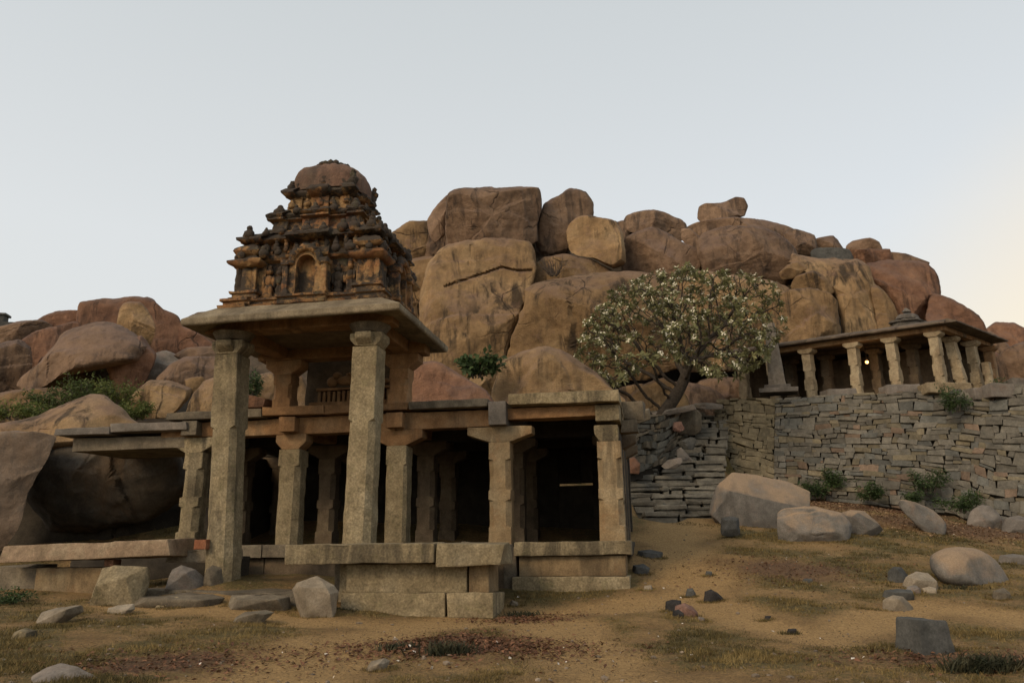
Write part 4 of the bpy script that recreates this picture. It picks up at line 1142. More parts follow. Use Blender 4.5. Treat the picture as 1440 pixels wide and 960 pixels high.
for i in range(12):
    u = TC[0] - HU + .55 + i * (2 * HU - 1.1) / 11
    rr_ = R_.uniform(.06, .09)
    lump('band_figure', [(u, TC[1] - HV + .36, 8.46, rr_ * .9, .08, .13), (u, TC[1] - HV + .34, 8.60, rr_ * .5, .06, .06)], R_.choice((M_tower, M_towerdark)), tower, .03)
# ------------------------------------------------------------------ loose slab benches in front of the porch
pf = empty('stone_platform', lp(1.6, -3.3, 0.1), 'tan granite platform of long slabs on cut blocks before the right tall column', 'stone platform')
block('top_slab', MT, -1.18, 1.95, -3.68, -2.7, 1.10, 1.47, M_hew, pf, jit=.025, chips=.08, L=.12)
block('top_slab', MT, 1.99, 3.35, -3.66, -2.6, 1.06, 1.47, M_hew, pf, jit=.05, chips=.14, L=.12)
block('top_slab', MT, 2.3, 3.12, -2.58, -0.9, 1.08, 1.46, M_hewdark, pf, jit=.06, chips=.14, L=.14)
block('inner_block', MT, -0.6, 2.55, -2.45, -0.6, 0.2, 1.2, M_hewdark, pf, L=.25)
block('wall_block', MT, 0.02, 2.55, -3.30, -2.6, 0.52, 1.08, M_hew, pf, jit=.01)
block('wall_block', MT, 2.60, 3.00, -3.30, -2.3, 0.50, 1.06, M_warm2, pf, jit=.02)
block('base_block', MT, -0.05, 2.12, -3.38, -2.5, 0.02, 0.515, M_hew, pf, jit=.015)
block('base_block', MT, 2.17, 3.12, -3.40, -2.2, 0.05, 0.50, M_hew, pf, jit=.03)
lb = empty('stone_bench', lp(-6, -3.0, 0.3), 'long pinkish granite slab laid as a bench on cut blocks beside the left cave', 'stone bench')
ML = MT @ Matrix.Translation((-6.1, -3.0, 0)) @ Matrix.Rotation(radians(-1.6), 4, 'Y') @ Matrix.Rotation(radians(1.5), 4, 'Z')
block('top_slab', ML, -1.98, 2.05, -.34, .75, 1.22, 1.62, stone('pinkish_granite', (.205, .148, .095), (.295, .21, .138), (.34, .27, .18), 1.5, 0, lichen=.35, lichen_col=(.30, .24, .14), bscale=13, bdist=.035, rnd=0), lb, jit=.05, chips=.12, L=.12)
block('support_block', MT, -7.5, -5.35, -3.0, -2.4, 0.2, 1.04, M_warm2, lb, chips=.06)
block('support_block', MT, -8.6, -7.54, -2.9, -2.3, 0.2, 1.08, M_hewdark, lb, jit=.04, chips=.08)
block('rear_slab', MT, -4.6, -3.45, -2.55, -1.2, 1.12, 1.42, M_hewdark, lb, jit=.04, chips=.14)
block('wedge_stone', MT, -5.75, -5.5, -3.1, -2.8, 1.06, 1.22, M_rust, lb, bevel=.04)
block('rear_wall', MT, -8.2, -3.6, -1.0, -0.5, 0.4, 1.25, M_shade, lb, L=.2, jit=.05, chips=.1)
tag(block('brick_block', MT, -3.62, -3.32, -3.08, -2.78, 1.40, 1.62, stone('brick_red_stone', (.17, .06, .03), (.25, .10, .05), (.30, .14, .075), 3, 0, bscale=14, bdist=.02, rnd=0), None, bevel=.02), 'small red brick coloured block leaning on the foot of the left tall column', 'stone block')
st = block('doorstep', MT, -4.7, -0.9, -3.45, -1.2, 0.2, 0.56, M_hewdark, None, jit=.06, chips=.15, L=.14)
tag(st, 'wide worn paving step at the foot of the left tall column', 'stone step')

# ------------------------------------------------------------------ hillside shrine on its terrace
CO = at(1325, 470, 34.96); LE = at(1045, 508, 40.1)
dirf = Vector((CO.x - LE.x, CO.y - LE.y, 0)); FLEN = dirf.length; dirf.normalize()
SYAW = atan2(dirf.y, dirf.x)
MS0 = frame(CO.x, CO.y, SYAW)
MS = MS0 @ Matrix(((1, .3, 0, 0), (0, 1, 0, 0), (0, 0, 1, 0), (0, 0, 0, 1)))             # u runs along the front towards the near corner, v runs back
def on_front(px, v=0.0, py=520):
    """u of the pixel column on the shrine's row at depth v"""
    d = ray(px, py); n = MS0.to_3x3() @ Vector((0, 1, 0)); o = MS @ Vector((0, v, 0))
    t_ = ((o - EYE).dot(n)) / d.dot(n)
    return (MS.inverted() @ (EYE + d * t_)).x
shrine = empty('hillside_shrine', MS @ Vector((-5, 1, 7.6)), 'low pillared shrine with a flat stone roof standing on the high rubble terrace', 'shrine')
SB = [(0, .05), (.22, .05), (.235, .5), (.36, .5), (.375, .08), (.55, .08), (.565, .5), (.70, .5), (.715, .05), (1, .05)]
ST = 10.38
def spillar(u, v, z0, z1, mat, w=.44, lean=(0, 0), cap=True, taper=.12):
    p = shaft('pillar', MS, u, v, z0, z1, w, mat, shrine, SB, taper, lean, amp=.022, L=.12)
    if cap:
        prism('capital', MS, [(u + lean[0] - .18, z1), (u + lean[0] + .18, z1), (u + lean[0] + .36, z1 + .12), (u + lean[0] + .36, z1 + .27), (u + lean[0] - .36, z1 + .27), (u + lean[0] - .36, z1 + .12)], 'v', v + lean[1] - .26, v + lean[1] + .26, mat, p, bevel=.05, chips=.06)
    return p
for px in (1045, 1086, 1137, 1201, 1258, 1320):
    spillar(on_front(px, 0, 508), 0, 7.5, ST, M_shrine, lean=(random.uniform(-.05, .05), 0))
for px in (1062, 1112, 1163, 1233, 1286):
    spillar(on_front(px, 2.0, 520), 2.0, 7.5, ST, M_inner, w=.46)
spillar(0.02, 1.5, 7.5, ST, M_shrine, w=.46, lean=(-.28, 0))
spillar(0.04, 3.1, 7.5, ST, M_shrine, w=.44, lean=(-.05, 0))
spillar(0.10, 4.9, 7.5, ST, M_warm, w=.44)
spillar(0.62, 2.9, 7.4, 9.5, M_shrine, w=.36, cap=False, lean=(-.06, 0))
for v in (0.0, 2.0, 5.2):
    block('beam', MS, -FLEN - .3, .2, v - .17, v + .17, ST + .27, ST + .50, M_warm if v == 0 else M_inner, shrine, L=.25)
block('beam', MS, -.16, .18, .2, 5.2, ST + .28, ST + .49, M_warm, shrine, L=.25)
rw = stone('roof_granite', (.075, .058, .046), (.12, .092, .07), (.18, .14, .105), 1.4, .4, lichen=.3, bscale=12, bdist=.04, rnd=.1)
nroof = 5
for i in range(nroof):
    a = -FLEN - .55 + (FLEN + .95) * i / nroof; b_ = -FLEN - .55 + (FLEN + .95) * (i + 1) / nroof - .015
    prism('roof_slab', MS, [(-.62, ST + .50), (-.62, ST + .60), (-.2, ST + .78), (5.3, ST + .86), (5.5, ST + .7), (5.5, ST + .51)], 'u', a, b_, rw, shrine, bevel=.02, amp=.025, L=.2, chips=.06)
prism('roof_slab', MS, [(.38, ST + .50), (.85, ST + .50), (.85, ST + .58), (.42, ST + .74)], 'v', -.55, 5.4, rw, shrine, bevel=.02, amp=.025, L=.2, chips=.08)
block('back_wall', MS, -FLEN - .3, .1, 5.35, 5.7, 7.3, ST + .5, M_inner, shrine, L=.4)
block('inner_wall', MS, -7.4, -1.2, 3.4, 3.7, 7.3, ST + .25, M_inner, shrine, L=.4)
block('end_wall', MS, -FLEN - .55, -FLEN - .2, .8, 5.5, 7.3, ST + .3, M_inner, shrine, L=.4)
block('floor_slab', MS, -FLEN - .5, .6, -.5, 5.4, 7.3, 7.86, M_wall if False else M_inner, shrine, L=.5)
# small roof tower
q = at(1276, 455, 38.6)
uq = Vector((on_front(1276, 1.7, 450), 1.7, 0))
tw = empty('roof_tower', MS @ Vector((uq.x, uq.y, ST + .8)), None, None); tw.parent = shrine; tw.location = WL[tw.name] - WL[shrine.name]
def rtier(name, z0, prof, sides=4):
    bm = bmesh.new(); rings = []
    for z, r in prof:
        ring = []
        for i in range(32):
            th = i / 32 * 2 * pi
            k4 = (abs(cos(th)) ** 4 + abs(sin(th)) ** 4) ** (-1 / 4) if sides == 4 else 1
            ring.append(MS @ Vector((uq.x + r * k4 * cos(th), uq.y + r * k4 * sin(th), z0 + z)))
        rings.append(ring)
    rings_mesh(bm, rings); bmesh.ops.recalc_face_normals(bm, faces=list(bm.faces))
    roughen(bm, .12, .05, 0, nseed(), 4, .05)
    return from_bm(name, bm, M_greytower, tw, 50)
zb = ST + .78
rtier('tower_base', zb - .2, [(0, 1.0), (.2, 1.0), (.24, .85), (.4, .82), (.44, .7)])
rtier('tower_storey', zb + .22, [(0, .62), (.24, .58), (.28, .70), (.34, .70), (.42, .5)])
rtier('dome', zb + .62, [(0, .4), (.08, .5), (.22, .45), (.34, .28), (.4, .12)], 0)
rtier('finial', zb + 1.0, [(0, .12), (.08, .19), (.16, .12), (.28, .05)], 0)
# the lit bulb under the roof
bp = MS @ Vector((on_front(1219, 1.0, 509), 1.0, 0)); bp.z = at(1219, 509, bp.y).z
lamp = empty('hanging_lamp', bp, 'small glowing lamp hanging between the pillars inside the hillside shrine', 'lamp')
me_, te_, be_ = mat_new('lit_bulb', .4)
be_.inputs['Base Color'].default_value = (1, .8, .5, 1); be_.inputs['Emission Color'].default_value = (1, .47, .13, 1); be_.inputs['Emission Strength'].default_value = 3.2
bm = bmesh.new(); bmesh.ops.create_uvsphere(bm, u_segments=14, v_segments=10, radius=.085, matrix=Matrix.Translation(bp)); from_bm('bulb', bm, me_, lamp, 180)
bm = bmesh.new(); bmesh.ops.create_cone(bm, cap_ends=True, segments=14, radius1=.05, radius2=.03, depth=.1, matrix=Matrix.Translation(bp + Vector((0, 0, .12)))); from_bm('lamp_holder', bm, M_black, lamp, 40)
hh_ = ST + .27 - bp.z - .15
bm = bmesh.new(); bmesh.ops.create_cone(bm, cap_ends=True, segments=6, radius1=.012, radius2=.012, depth=hh_, matrix=Matrix.Translation(bp + Vector((0, 0, .16 + hh_ / 2)))); from_bm('cord', bm, M_black, lamp, 40)
ld = bpy.data.lights.new('lamp_light', 'POINT'); ld.energy = 9; ld.color = (1, .55, .22); ld.shadow_soft_size = .1
lo = bpy.data.objects.new('lamp_light', ld); COL.objects.link(lo); lo.parent = lamp; lo.location = (0, -.22, -.05)

# ------------------------------------------------------------------ dry stone terrace wall
WT = [at(1018, 561, 37.0), at(1090, 559, 36.3), at(1215, 552, 34.6), at(1345, 548, 33.0), at(1400, 543, 32.2), at(1520, 536, 30.6)]
WB = [at(1014, 672, 36.0), at(1088, 696, 35.0), at(1212, 708, 33.2), at(1342, 722, 31.6), at(1398, 745, 30.6), at(1525, 765, 29.2)]
WB_BACK = at(1030, 660, 41); WT_BACK = at(1030, 565, 41)
def dry_wall(name, runs, mat, hmin, hmax, lmin, lmax, label, cat, tints, gap=.006, seed=3, prot=.06, wav=.17, cap=None):
    rr = random.Random(seed)
    bm = bmesh.new()
    lay = bm.verts.layers.float_color.new('tint')
    for (bl, tl, tf) in runs:
        cum = [0]
        for a_, c_ in zip(bl[:-1], bl[1:]): cum.append(cum[-1] + (c_ - a_).length)
        W = cum[-1]; H = sum((a_ - c_).length for a_, c_ in zip(bl, tl)) / len(bl)
        def pt(s, t_):
            x_ = min(max(s, -.02), 1.02) * W
            k = 0
            while k < len(cum) - 2 and x_ > cum[k + 1]: k += 1
            f = (x_ - cum[k]) / (cum[k + 1] - cum[k])
            return (bl[k] * (1 - f) + bl[k + 1] * f) * (1 - t_) + (tl[k] * (1 - f) + tl[k + 1] * f) * t_
        nrm = (bl[-1] - bl[0]).cross(tl[0] - bl[0]).normalized()
        if nrm.y > 0 and abs(nrm.y) > .2: nrm = -nrm
        so_ = seedv(rr.randint(0, 9999))
        def wave(s, h):
            return wav * noise.noise(Vector((s * W * .9, h * 1.3, 0)) + so_)
        h = 0.0
        while h < H:
            dh = rr.uniform(hmin, hmax)
            if h + dh > H - hmin * .6: dh = H - h
            x = -rr.uniform(0, .3)
            while x < W:
                dl = rr.uniform(lmin, lmax) * rr.choice((.7, 1, 1, 1.3))
                x0, x1 = max(0, x), min(W, x + dl)
                if x1 - x0 > .06:
                    subs = [(h, h + dh)]
                    if dh > (hmin + hmax) / 2 and rr.random() < .35:
                        mhh = h + dh * rr.uniform(.35, .65); subs = [(h, mhh), (mhh, h + dh)]
                    for (ha, hb) in subs:
                        col_ = tf(rr, x / W, ha / H)
                        dp = rr.uniform(-prot, prot)
                        sk = rr.uniform(-.07, .07)
                        vs = []
                        for dep in (dp, dp - .38):
                            for (xx, hh, kk) in ((x0 + gap, ha + gap * .6, 0), (x1 - gap, ha + gap * .6, 0), (x1 - gap, hb - gap * .6, 1), (x0 + gap, hb - gap * .6, 1)):
                                s_ = (xx + (sk * kk if x0 > 0 and x1 < W else 0) + rr.uniform(-.02, .02)) / W
                                t_ = hh + (wave(s_, hh) if 0.02 < hh < H - .02 else 0) + rr.uniform(-.03, .03)
                                p = pt(s_, t_ / H) + nrm * (dep + rr.uniform(-.02, .02))
                                v = bm.verts.new(p); v[lay] = (*col_, 1); vs.append(v)
                        for f in ((0, 1, 2, 3), (7, 6, 5, 4), (1, 0, 4, 5), (2, 1, 5, 6), (3, 2, 6, 7), (0, 3, 7, 4)):
                            bm.faces.new([vs[i] for i in f])
                x += dl
            h += dh
    bmesh.ops.recalc_face_normals(bm, faces=list(bm.faces))
    bmesh.ops.bevel(bm, geom=list(bm.edges), offset=.028, segments=2, profile=.6, affect='EDGES', clamp_overlap=True)
    bm.normal_update()
    for v in bm.verts: v.co += v.normal * (fbm(v.co * 3.5, 3) * .02)
    # core behind the stones
    for (b0, b1, t0, t1) in [(bl[i], bl[i + 1], tl[i], tl[i + 1]) for bl, tl, _ in runs for i in range(len(bl) - 1)]:
        nrm = (b1 - b0).cross(t0 - b0).normalized()
        if nrm.y > 0 and abs(nrm.y) > .2: nrm = -nrm
        o_ = nrm * -.16
        vs = [bm.verts.new(p + o_ + Vector((0, 0, dz))) for p, dz in ((b0, -.3), (b1, -.3), (t1, -.04), (t0, -.04))]
        for v in vs: v[lay] = (.18, .16, .14, 1)
        bm.faces.new(vs)
    if cap:
        vs = [bm.verts.new(p) for p in cap]
        for v in vs: v[lay] = (.8, .72, .6, 1)
        bm.faces.new(vs)
    o = from_bm(name, bm, mat, None, 40)
    return tag(o, label, cat)
def t_main(rr, s, t_):
    v = rr.uniform(.62, 1.08)
    k = rr.random()
    if k < .08: return (v * 1.2, v * .92, v * .78)
    if k < .25: return (v * .85, v * .9, v * .95)
    if k < .40: return (v * 1.1, v * 1.0, v * .8)
    return (v, v * .98, v * .95)
def t_warm(rr, s, t_):
    v = rr.uniform(.7, 1.2)
    return (v * 1.12, v * 1.0, v * .76)
qs = [(WB[:2], WT[:2], t_warm), (WB[1:], WT[1:], t_main), ([WB_BACK, WB[0]], [WT_BACK, WT[0]], t_warm)]
capz = [p + Vector((0, .1, -.06)) for p in WT] + [Vector((30, 46, 7.7)), Vector((9, 49, 7.7)), WT_BACK + Vector((0, 0, -.06))]
dry_wall('terrace_wall', qs, M_wall, .11, .42, .18, .74, 'high dry stone terrace wall of grey and rust blocks below the shrine', 'stone wall', None, seed=11, cap=capz)
# loose slabs on the wall's edge
for (x0, y0, x1, y1, Y, lab) in ((1245, 541, 1288, 553, 34.3, 'flat stone slab on the terrace edge under the third shrine pillar'), (1300, 539, 1362, 551, 33.3, 'long stone slab on the terrace edge under the shrine corner'), (1160, 548, 1200, 557, 35.6, 'thin stone slab on the terrace edge between two shrine pillars'), (1366, 545, 1388, 560, 32.6, 'rounded stone on the terrace edge right of the shrine'), (1390, 540, 1420, 556, 32.0, 'squared stone on the terrace edge at far right'), (1420, 533, 1460, 548, 33, 'rough stones lying on the terrace at the right edge')):
    a, b_ = at(x0, y1 + 3, Y), at(x1, y0, Y)
    o = block('slab', Matrix.Identity(4), a.x, b_.x, Y - .3, Y + .5, a.z, b_.z, M_shrine if 'long' in lab else M_grey, None, bevel=.05, jit=.05, chips=.1)
    tag(o, lab, 'stone slab')
# slender standing pillar on its stepped base
p0 = at(1093, 543, 37.6); Mp = frame(p0.x, p0.y, radians(-18))
sp = empty('stone_pillar', Vector((p0.x, p0.y, p0.z - .4)), 'slender tapering stone pillar standing on a stepped base left of the shrine', 'pillar')
shaft('shaft', Mp, 0, 0, p0.z, at(1093, 455, 37.6).z, .80, M_shrine2, sp, [(0, .05), (.2, .05), (.22, .25), (.9, .25), (1, .25)], .42, (-.08, 0))
block('base_slab', Mp, -.62, .62, -.5, .5, p0.z - .16, p0.z, M_grey, sp, jit=.03)
block('base_slab', Mp, -.85, .9, -.65, .65, p0.z - .40, p0.z - .17, M_wall if False else M_grey, sp, jit=.04)

# ------------------------------------------------------------------ stairway and rubble beside it
stairs = empty('stone_stairway', at(960, 727, 28.4), 'rough grey stone stairway climbing between the rubble bank and the terrace wall', 'stairway')
SX = [(905, 1012), (893, 1012), (884, 1016), (880, 1018), (878, 1020), (878, 1018), (880, 1018), (884, 1018), (905, 1018), (935, 1020), (958, 1020), (970, 1022), (975, 1022), (978, 1024), (980, 1024)]
ysz = [728, 720, 711, 702, 693, 684, 675, 666, 656, 645, 633, 621, 610, 600, 590]
rs = random.Random(21)
for i, ((xa, xb), y) in enumerate(zip(SX, ysz)):
    Y = 28.6 + i * .62
    zt = at(960, y - 8, Y).z; zb_ = at(960, y + 4, Y).z - .25
    bm = bmesh.new()
    A_, B_ = at(xa, y, Y), at(xb, y, Y + .35)
    n = rs.choice((2, 3, 4))
    cuts = [0] + sorted(rs.uniform(.2, .8) for _ in range(n - 1)) + [1]
    for c0, c1 in zip(cuts[:-1], cuts[1:]):
        if c1 - c0 < .06: continue
        dz = rs.uniform(-.05, .04); dv = rs.uniform(-.12, .1)
        xa_, xb_ = A_.x + (B_.x - A_.x) * c0 + .012, A_.x + (B_.x - A_.x) * c1 - .012
        th_ = rs.uniform(.10, .17)
        add_hull_box(bm, Matrix.Identity(4), xa_, xb_, Y + dv - .03, Y + 1.1, zt + dz - th_, zt + dz, .045, rs)
        add_hull_box(bm, Matrix.Identity(4), xa_ + .05, xb_ - .05, Y + dv + .03, Y + 1.0, zb_, zt + dz - th_ - .006, .03, rs)
    roughen(bm, .14, .035, .025, nseed(), 2.5, .10)
    from_bm('step', bm, M_stair, stairs, 40)
RB = [at(884, 668, 31.2), at(925, 655, 33.0), at(962, 630, 35.6)]
RTp = [at(880, 592, 31.6), at(930, 584, 33.6), at(985, 570, 37.5)]
def t_rub(rr, s, t_):
    v = rr.uniform(.6, 1.15)
    return (v * 1.12, v * .98, v * .82) if rr.random() < .4 else (v * .95, v * .95, v * .92)
dry_wall('rubble_bank', [(RB, RTp, t_rub)], M_wall, .16, .42, .3, .95, 'collapsed rubble retaining bank left of the stairway below the flowering tree', 'stone wall', None, seed=5, prot=.16, wav=.3, gap=.03,
         cap=[RTp[0], RTp[1], RTp[2], at(985, 565, 44), at(860, 575, 44), at(860, 590, 32)])
GR = 'tumbled stones beside the stairway'
B('rounded upright stone set at the top of the rubble bank', [(952, 608), (953, 590), (962, 578), (978, 574), (986, 582), (986, 605), (975, 612)], 35.2, M_hewdark, T=.3, n=3.2, group=GR, N=40, K=9, name='stone', cat='stone', lean=.1)
B('red tinted square stone in the rubble bank', [(945, 605), (946, 594), (958, 592), (963, 603), (955, 608)], 34.4, M_red, T=.2, n=4, group=GR, N=32, K=8, name='stone', cat='stone', smooth=.2)
B('disc shaped slab leaning in the rubble bank', [(930, 655), (940, 646), (958, 643), (960, 650), (950, 658), (936, 659)], 31.8, M_grey, T=.2, n=3, group=GR, N=32, K=8, name='stone', cat='stone')
B('pointed grey slab tipped over above the stairway', [(953, 645), (952, 632), (958, 628), (968, 640), (974, 647), (963, 648)], 32.6, M_grey, T=.2, n=4, group=GR, N=32, K=8, name='stone', cat='stone', smooth=.1)
B('dark tilted slab in the middle of the rubble bank', [(952, 622), (972, 614), (980, 618), (974, 632), (962, 631)], 33.6, M_dark, T=.22, n=4, group=GR, N=32, K=8, name='stone', cat='stone', smooth=.1)
B('brown block poking from the rubble bank beside the mandapa', [(879, 664), (881, 648), (892, 642), (900, 652), (898, 666)], 30.6, M_rust, T=.4, n=3.4, group=GR, N=40, K=9, name='stone', cat='stone', smooth=.2)
B('long capping slab along the top of the rubble bank', [(915, 588), (917, 580), (950, 573), (975, 568), (979, 576), (950, 582)], 34.5, M_grey, T=.4, n=5, group=GR, N=48, K=9, name='stone', cat='stone', smooth=.15)
B('flat pale slab topping the rubble bank beside the terrace wall', [(974, 575), (976, 567), (1000, 566), (1017, 569), (1015, 575)], 36.4, M_grey, T=.4, n=5, group=GR, N=40, K=9, name='stone', cat='stone', smooth=.15)
B('curved stone lying between the mandapa end and the bank', [(872, 592), (876, 574), (888, 577), (900, 577), (914, 573), (914, 590), (895, 596)], 30.5, M_hewdark, T=.4, n=3.6, group=GR, N=40, K=9, name='stone', cat='stone', smooth=.3)

# ------------------------------------------------------------------ flowering tree
def flowering_tree():
    rr = np.random.default_rng(4)
    TY = 34.5
    base = np.array(at(926, 590, TY)); fork = np.array(at(962, 533, TY))
    poly = [(800, 540), (806, 500), (820, 465), (838, 430), (868, 406), (905, 386), (940, 377), (975, 372), (985, 380), (1010, 380), (1025, 376), (1058, 386), (1088, 397), (1100, 415), (1104, 445), (1112, 460), (1105, 478), (1088, 488), (1085, 505), (1062, 520), (1040, 532), (1005, 538), (985, 524), (950, 506), (912, 518), (870, 545), (835, 556), (805, 556)]
    PX = np.array([p[0] for p in poly]); PYY = np.array([p[1] for p in poly])
    def inside(x, y):
        c = False; j = len(poly) - 1
        for i in range(len(poly)):
            if (PYY[i] > y) != (PYY[j] > y) and x < (PX[j] - PX[i]) * (y - PYY[i]) / (PYY[j] - PYY[i]) + PX[i]: c = not c
            j = i
        return c
    att = []
    while len(att) < 2300:
        x, y = rr.uniform(798, 1114), rr.uniform(372, 557)
        if not inside(x, y): continue
        # dome: depth reaches less towards the rim
        rx = (x - 955) / 160; rz_ = (560 - y) / 190
        h = 1 - rx * rx - max(0, rz_) ** 2
        D = 4.6 * sqrt(max(.02, h))
        d = rr.uniform(-1, 1)
        d = math.copysign(abs(d) ** .5, d)      # mostly near the outer shell
        r_all = sqrt(rx * rx + max(0, rz_) ** 2 + (d * D / 4.6) ** 2)
        if r_all < .62 and rr.uniform() > .25: continue
        q_ = at(x, y, TY + d * D * .9)
        if noise.noise(q_ * .62) < -.38 or (y > 480 and rr.uniform() < .25): continue
        att.append(np.array(at(x, y, TY + d * D * .9)))
    att = np.array(att)
    nodes = [base]; par = [-1]
    # bent trunk up to the fork, then a few main limbs
    for k in range(1, 6):
        f = k / 5
        nodes.append(base + (fork - base) * f + np.array((.10 * sin(f * 3), 0, 0))); par.append(len(nodes) - 2)
    # space colonisation
    step, kill, infl = .22, .33, 9.0
    alive = np.ones(len(att), bool)
    NP = np.array(nodes)
    for it in range(120):
        if not alive.any(): break
        A_ = att[alive]
        d = np.linalg.norm(A_[:, None] - NP[None], axis=2)
        nn = d.argmin(1); dm = d.min(1)
        new = {}
        for a, k, q in zip(A_, nn, dm):
            if q < infl: new.setdefault(k, []).append((a - NP[k]) / max(q, 1e-6))
        if not new: break
        add = []
        for k, vs in new.items():
            v = np.mean(vs, 0) + rr.normal(0, .16, 3)
            # heavy near limbs rise in curves
            v[2] += .12
            nrm = np.linalg.norm(v)
            if nrm < 1e-3: continue
            p = NP[k] + v / nrm * step
            if np.min(np.linalg.norm(NP - p, axis=1)) < .07: continue
            add.append((p, k))
        if not add: break
        for p, k in add: nodes.append(p); par.append(k)
        NP = np.array(nodes)
        d = np.linalg.norm(att[:, None] - NP[None, -len(add):], axis=2).min(1)
        alive &= d > kill
    n = len(nodes)
    ch = [[] for _ in range(n)]
    for i, p in enumerate(par):
        if p >= 0: ch[p].append(i)
    rad = np.zeros(n)
    for i in range(n - 1, -1, -1):
        rad[i] = .014 if not ch[i] else sum(rad[c] ** 2.05 for c in ch[i]) ** (1 / 2.05)
    rad *= min(1, .36 / rad[0]) if rad[0] > .36 else 1
    rad = np.maximum(rad, .014)
    def tubes(idx, sides):
        vs, fs = [], []
        for i in idx:
            p = par[i]
            a, b_ = Vector(nodes[p]), Vector(nodes[i])
            d = (b_ - a); d.normalize()
            x = d.orthogonal().normalized(); y = d.cross(x)
            base_ = len(vs)
            r0 = min(rad[p], rad[i] * 1.5)
            for (c, r) in ((a, r0), (b_ + d * .02, rad[i])):
                for k in range(sides):
                    th = 2 * pi * k / sides
                    vs.append(c + x * (cos(th) * r) + y * (sin(th) * r))
            for k in range(sides):
                j = (k + 1) % sides
                fs.append((base_ + k, base_ + j, base_ + sides + j, base_ + sides + k))
        return vs, fs
    tr_ = empty('flowering_tree', Vector(base), 'spreading tree with twisted dark limbs and cream blossoms on the rubble bank', 'tree')
    big = [i for i in range(1, n) if rad[i] > .10]; small = [i for i in range(1, n) if rad[i] <= .10]
    vs, fs = tubes(big, 10); from_py('trunk', vs, fs, M_bark, tr_, 180)
    vs, fs = tubes(small, 5); o = from_py('branches', vs, fs, M_bark, tr_, 180)
    tips = [i for i in range(n) if not ch[i]] + [i for i in range(n) if len(ch[i]) == 1 and rad[i] < .028 and rr.uniform() < .3]
    lv, lf, fv, ff = [], [], [], []
    for i in tips:
        p = Vector(nodes[i]); d = Vector(nodes[i]) - Vector(nodes[par[i]]); d.normalize()
        d = (d + Vector((0, 0, .5))).normalized()
        x = d.orthogonal().normalized(); y = d.cross(x)
        nl = rr.integers(8, 14)
        for k in range(nl):
            th = 2 * pi * (k / nl) + rr.uniform(-.3, .3)
            o_ = x * cos(th) + y * sin(th)
            el = rr.uniform(-.35, .9)
            dr = (o_ * cos(el) + d * sin(el)).normalized()
            sd_ = dr.cross(d); 
            if sd_.length < 1e-3: continue
            sd_.normalize()
            L_ = rr.uniform(.17, .32); wd = L_ * rr.uniform(.15, .22)
            b0 = len(lv)
            mid = p + dr * L_ * .55 + d * .02
            tip_ = p + dr * L_ + Vector((0, 0, -.03 * rr.uniform(0, 1.5)))
            lv += [p, mid + sd_ * wd, tip_, mid - sd_ * wd]
            lf += [(b0, b0 + 1, b0 + 2, b0 + 3)]
        if rr.uniform() < .5 + .5 * min(1, max(0, (p.z - base[2] - 1.2) / 3.5)):
            nf = rr.integers(4, 10)
            c = p + d * .09
            for k in range(nf):
                o_ = x * rr.uniform(-.11, .11) + y * rr.uniform(-.11, .11) + Vector((0, 0, rr.uniform(-.01, .05)))
                cc = c + o_
                nn_ = (d + Vector((rr.uniform(-.6, .6), rr.uniform(-.6, .3), rr.uniform(0, .6)))).normalized()
                fx = nn_.orthogonal().normalized(); fy = nn_.cross(fx)
                R_f = rr.uniform(.036, .055); b0 = len(fv)
                fv.append(cc)
                for q in range(10):
                    th = 2 * pi * q / 10
                    r_ = R_f if q % 2 == 0 else R_f * .5
                    fv.append(cc + fx * cos(th) * r_ + fy * sin(th) * r_ + nn_ * (.014 if q % 2 == 0 else 0))
                for q in range(10): ff.append((b0, b0 + 1 + q, b0 + 1 + (q + 1) % 10))
    o = from_py('crown', lv, lf, M_leaf, tr_, None)
    o = from_py('blossoms', fv, ff, M_flower, tr_, None); o['kind'] = 'stuff'
    return len(tips)
flowering_tree()

# ------------------------------------------------------------------ loose rocks on the ground
GS = 'loose rocks lying on the ground'
ROCKS = []
def hull_rock(label, pts, Y, mat, T, name, cat, group, inner=None):
    """broken angular stone: convex hull of its outline and a few corner points in front and behind"""
    rr = random.Random(nseed())
    O_ = [at(x, y, Y + rr.uniform(-.25, .25) * T) for x, y in pts]
    c = sum(O_, Vector()) / len(O_)
    R = max((p - c).length for p in O_)
    P_ = list(O_)
    if inner:
        P_ += [at(x, y, Y - T * d) for x, y, d in inner]
    else:
        n = rr.choice((3, 4, 4, 5)); ph = rr.uniform(0, 6)
        for k in range(n):
            th = ph + 2 * pi * k / n + rr.uniform(-.35, .35); q = O_[0]
            # reach towards the outline in that direction
            best = max(O_, key=lambda p: (p.x - c.x) * cos(th) + (p.z - c.z) * sin(th))
            f = rr.uniform(.45, .78)
            P_.append(c + (best - c) * f + Vector((0, -T * rr.uniform(.75, 1.0), 0)))
    for p in O_:
        if p.z < c.z: P_.append(p + Vector((0, -T * .55, -.10)))
    for k in range(5):
        best = rr.choice(O_)
        P_.append(c + (best - c) * rr.uniform(.4, .8) + Vector((0, T * rr.uniform(.7, 1.0), 0)))
    bm = bmesh.new()
    for p in P_: bm.verts.new(p)
    res = bmesh.ops.convex_hull(bm, input=list(bm.verts))
    bmesh.ops.delete(bm, geom=list({v for v in bm.verts if not v.link_faces}), context='VERTS')
    bmesh.ops.dissolve_limit(bm, angle_limit=radians(9), verts=list(bm.verts), edges=list(bm.edges))
    bmesh.ops.recalc_face_normals(bm, faces=list(bm.faces))
    roughen(bm, max(.02, R * .10), R * .022, R * .03, SEED[0], 2.2 / R, R * .08)
    o = from_bm(name, bm, mat, None, 28)
    return tag(o, label, cat, group)
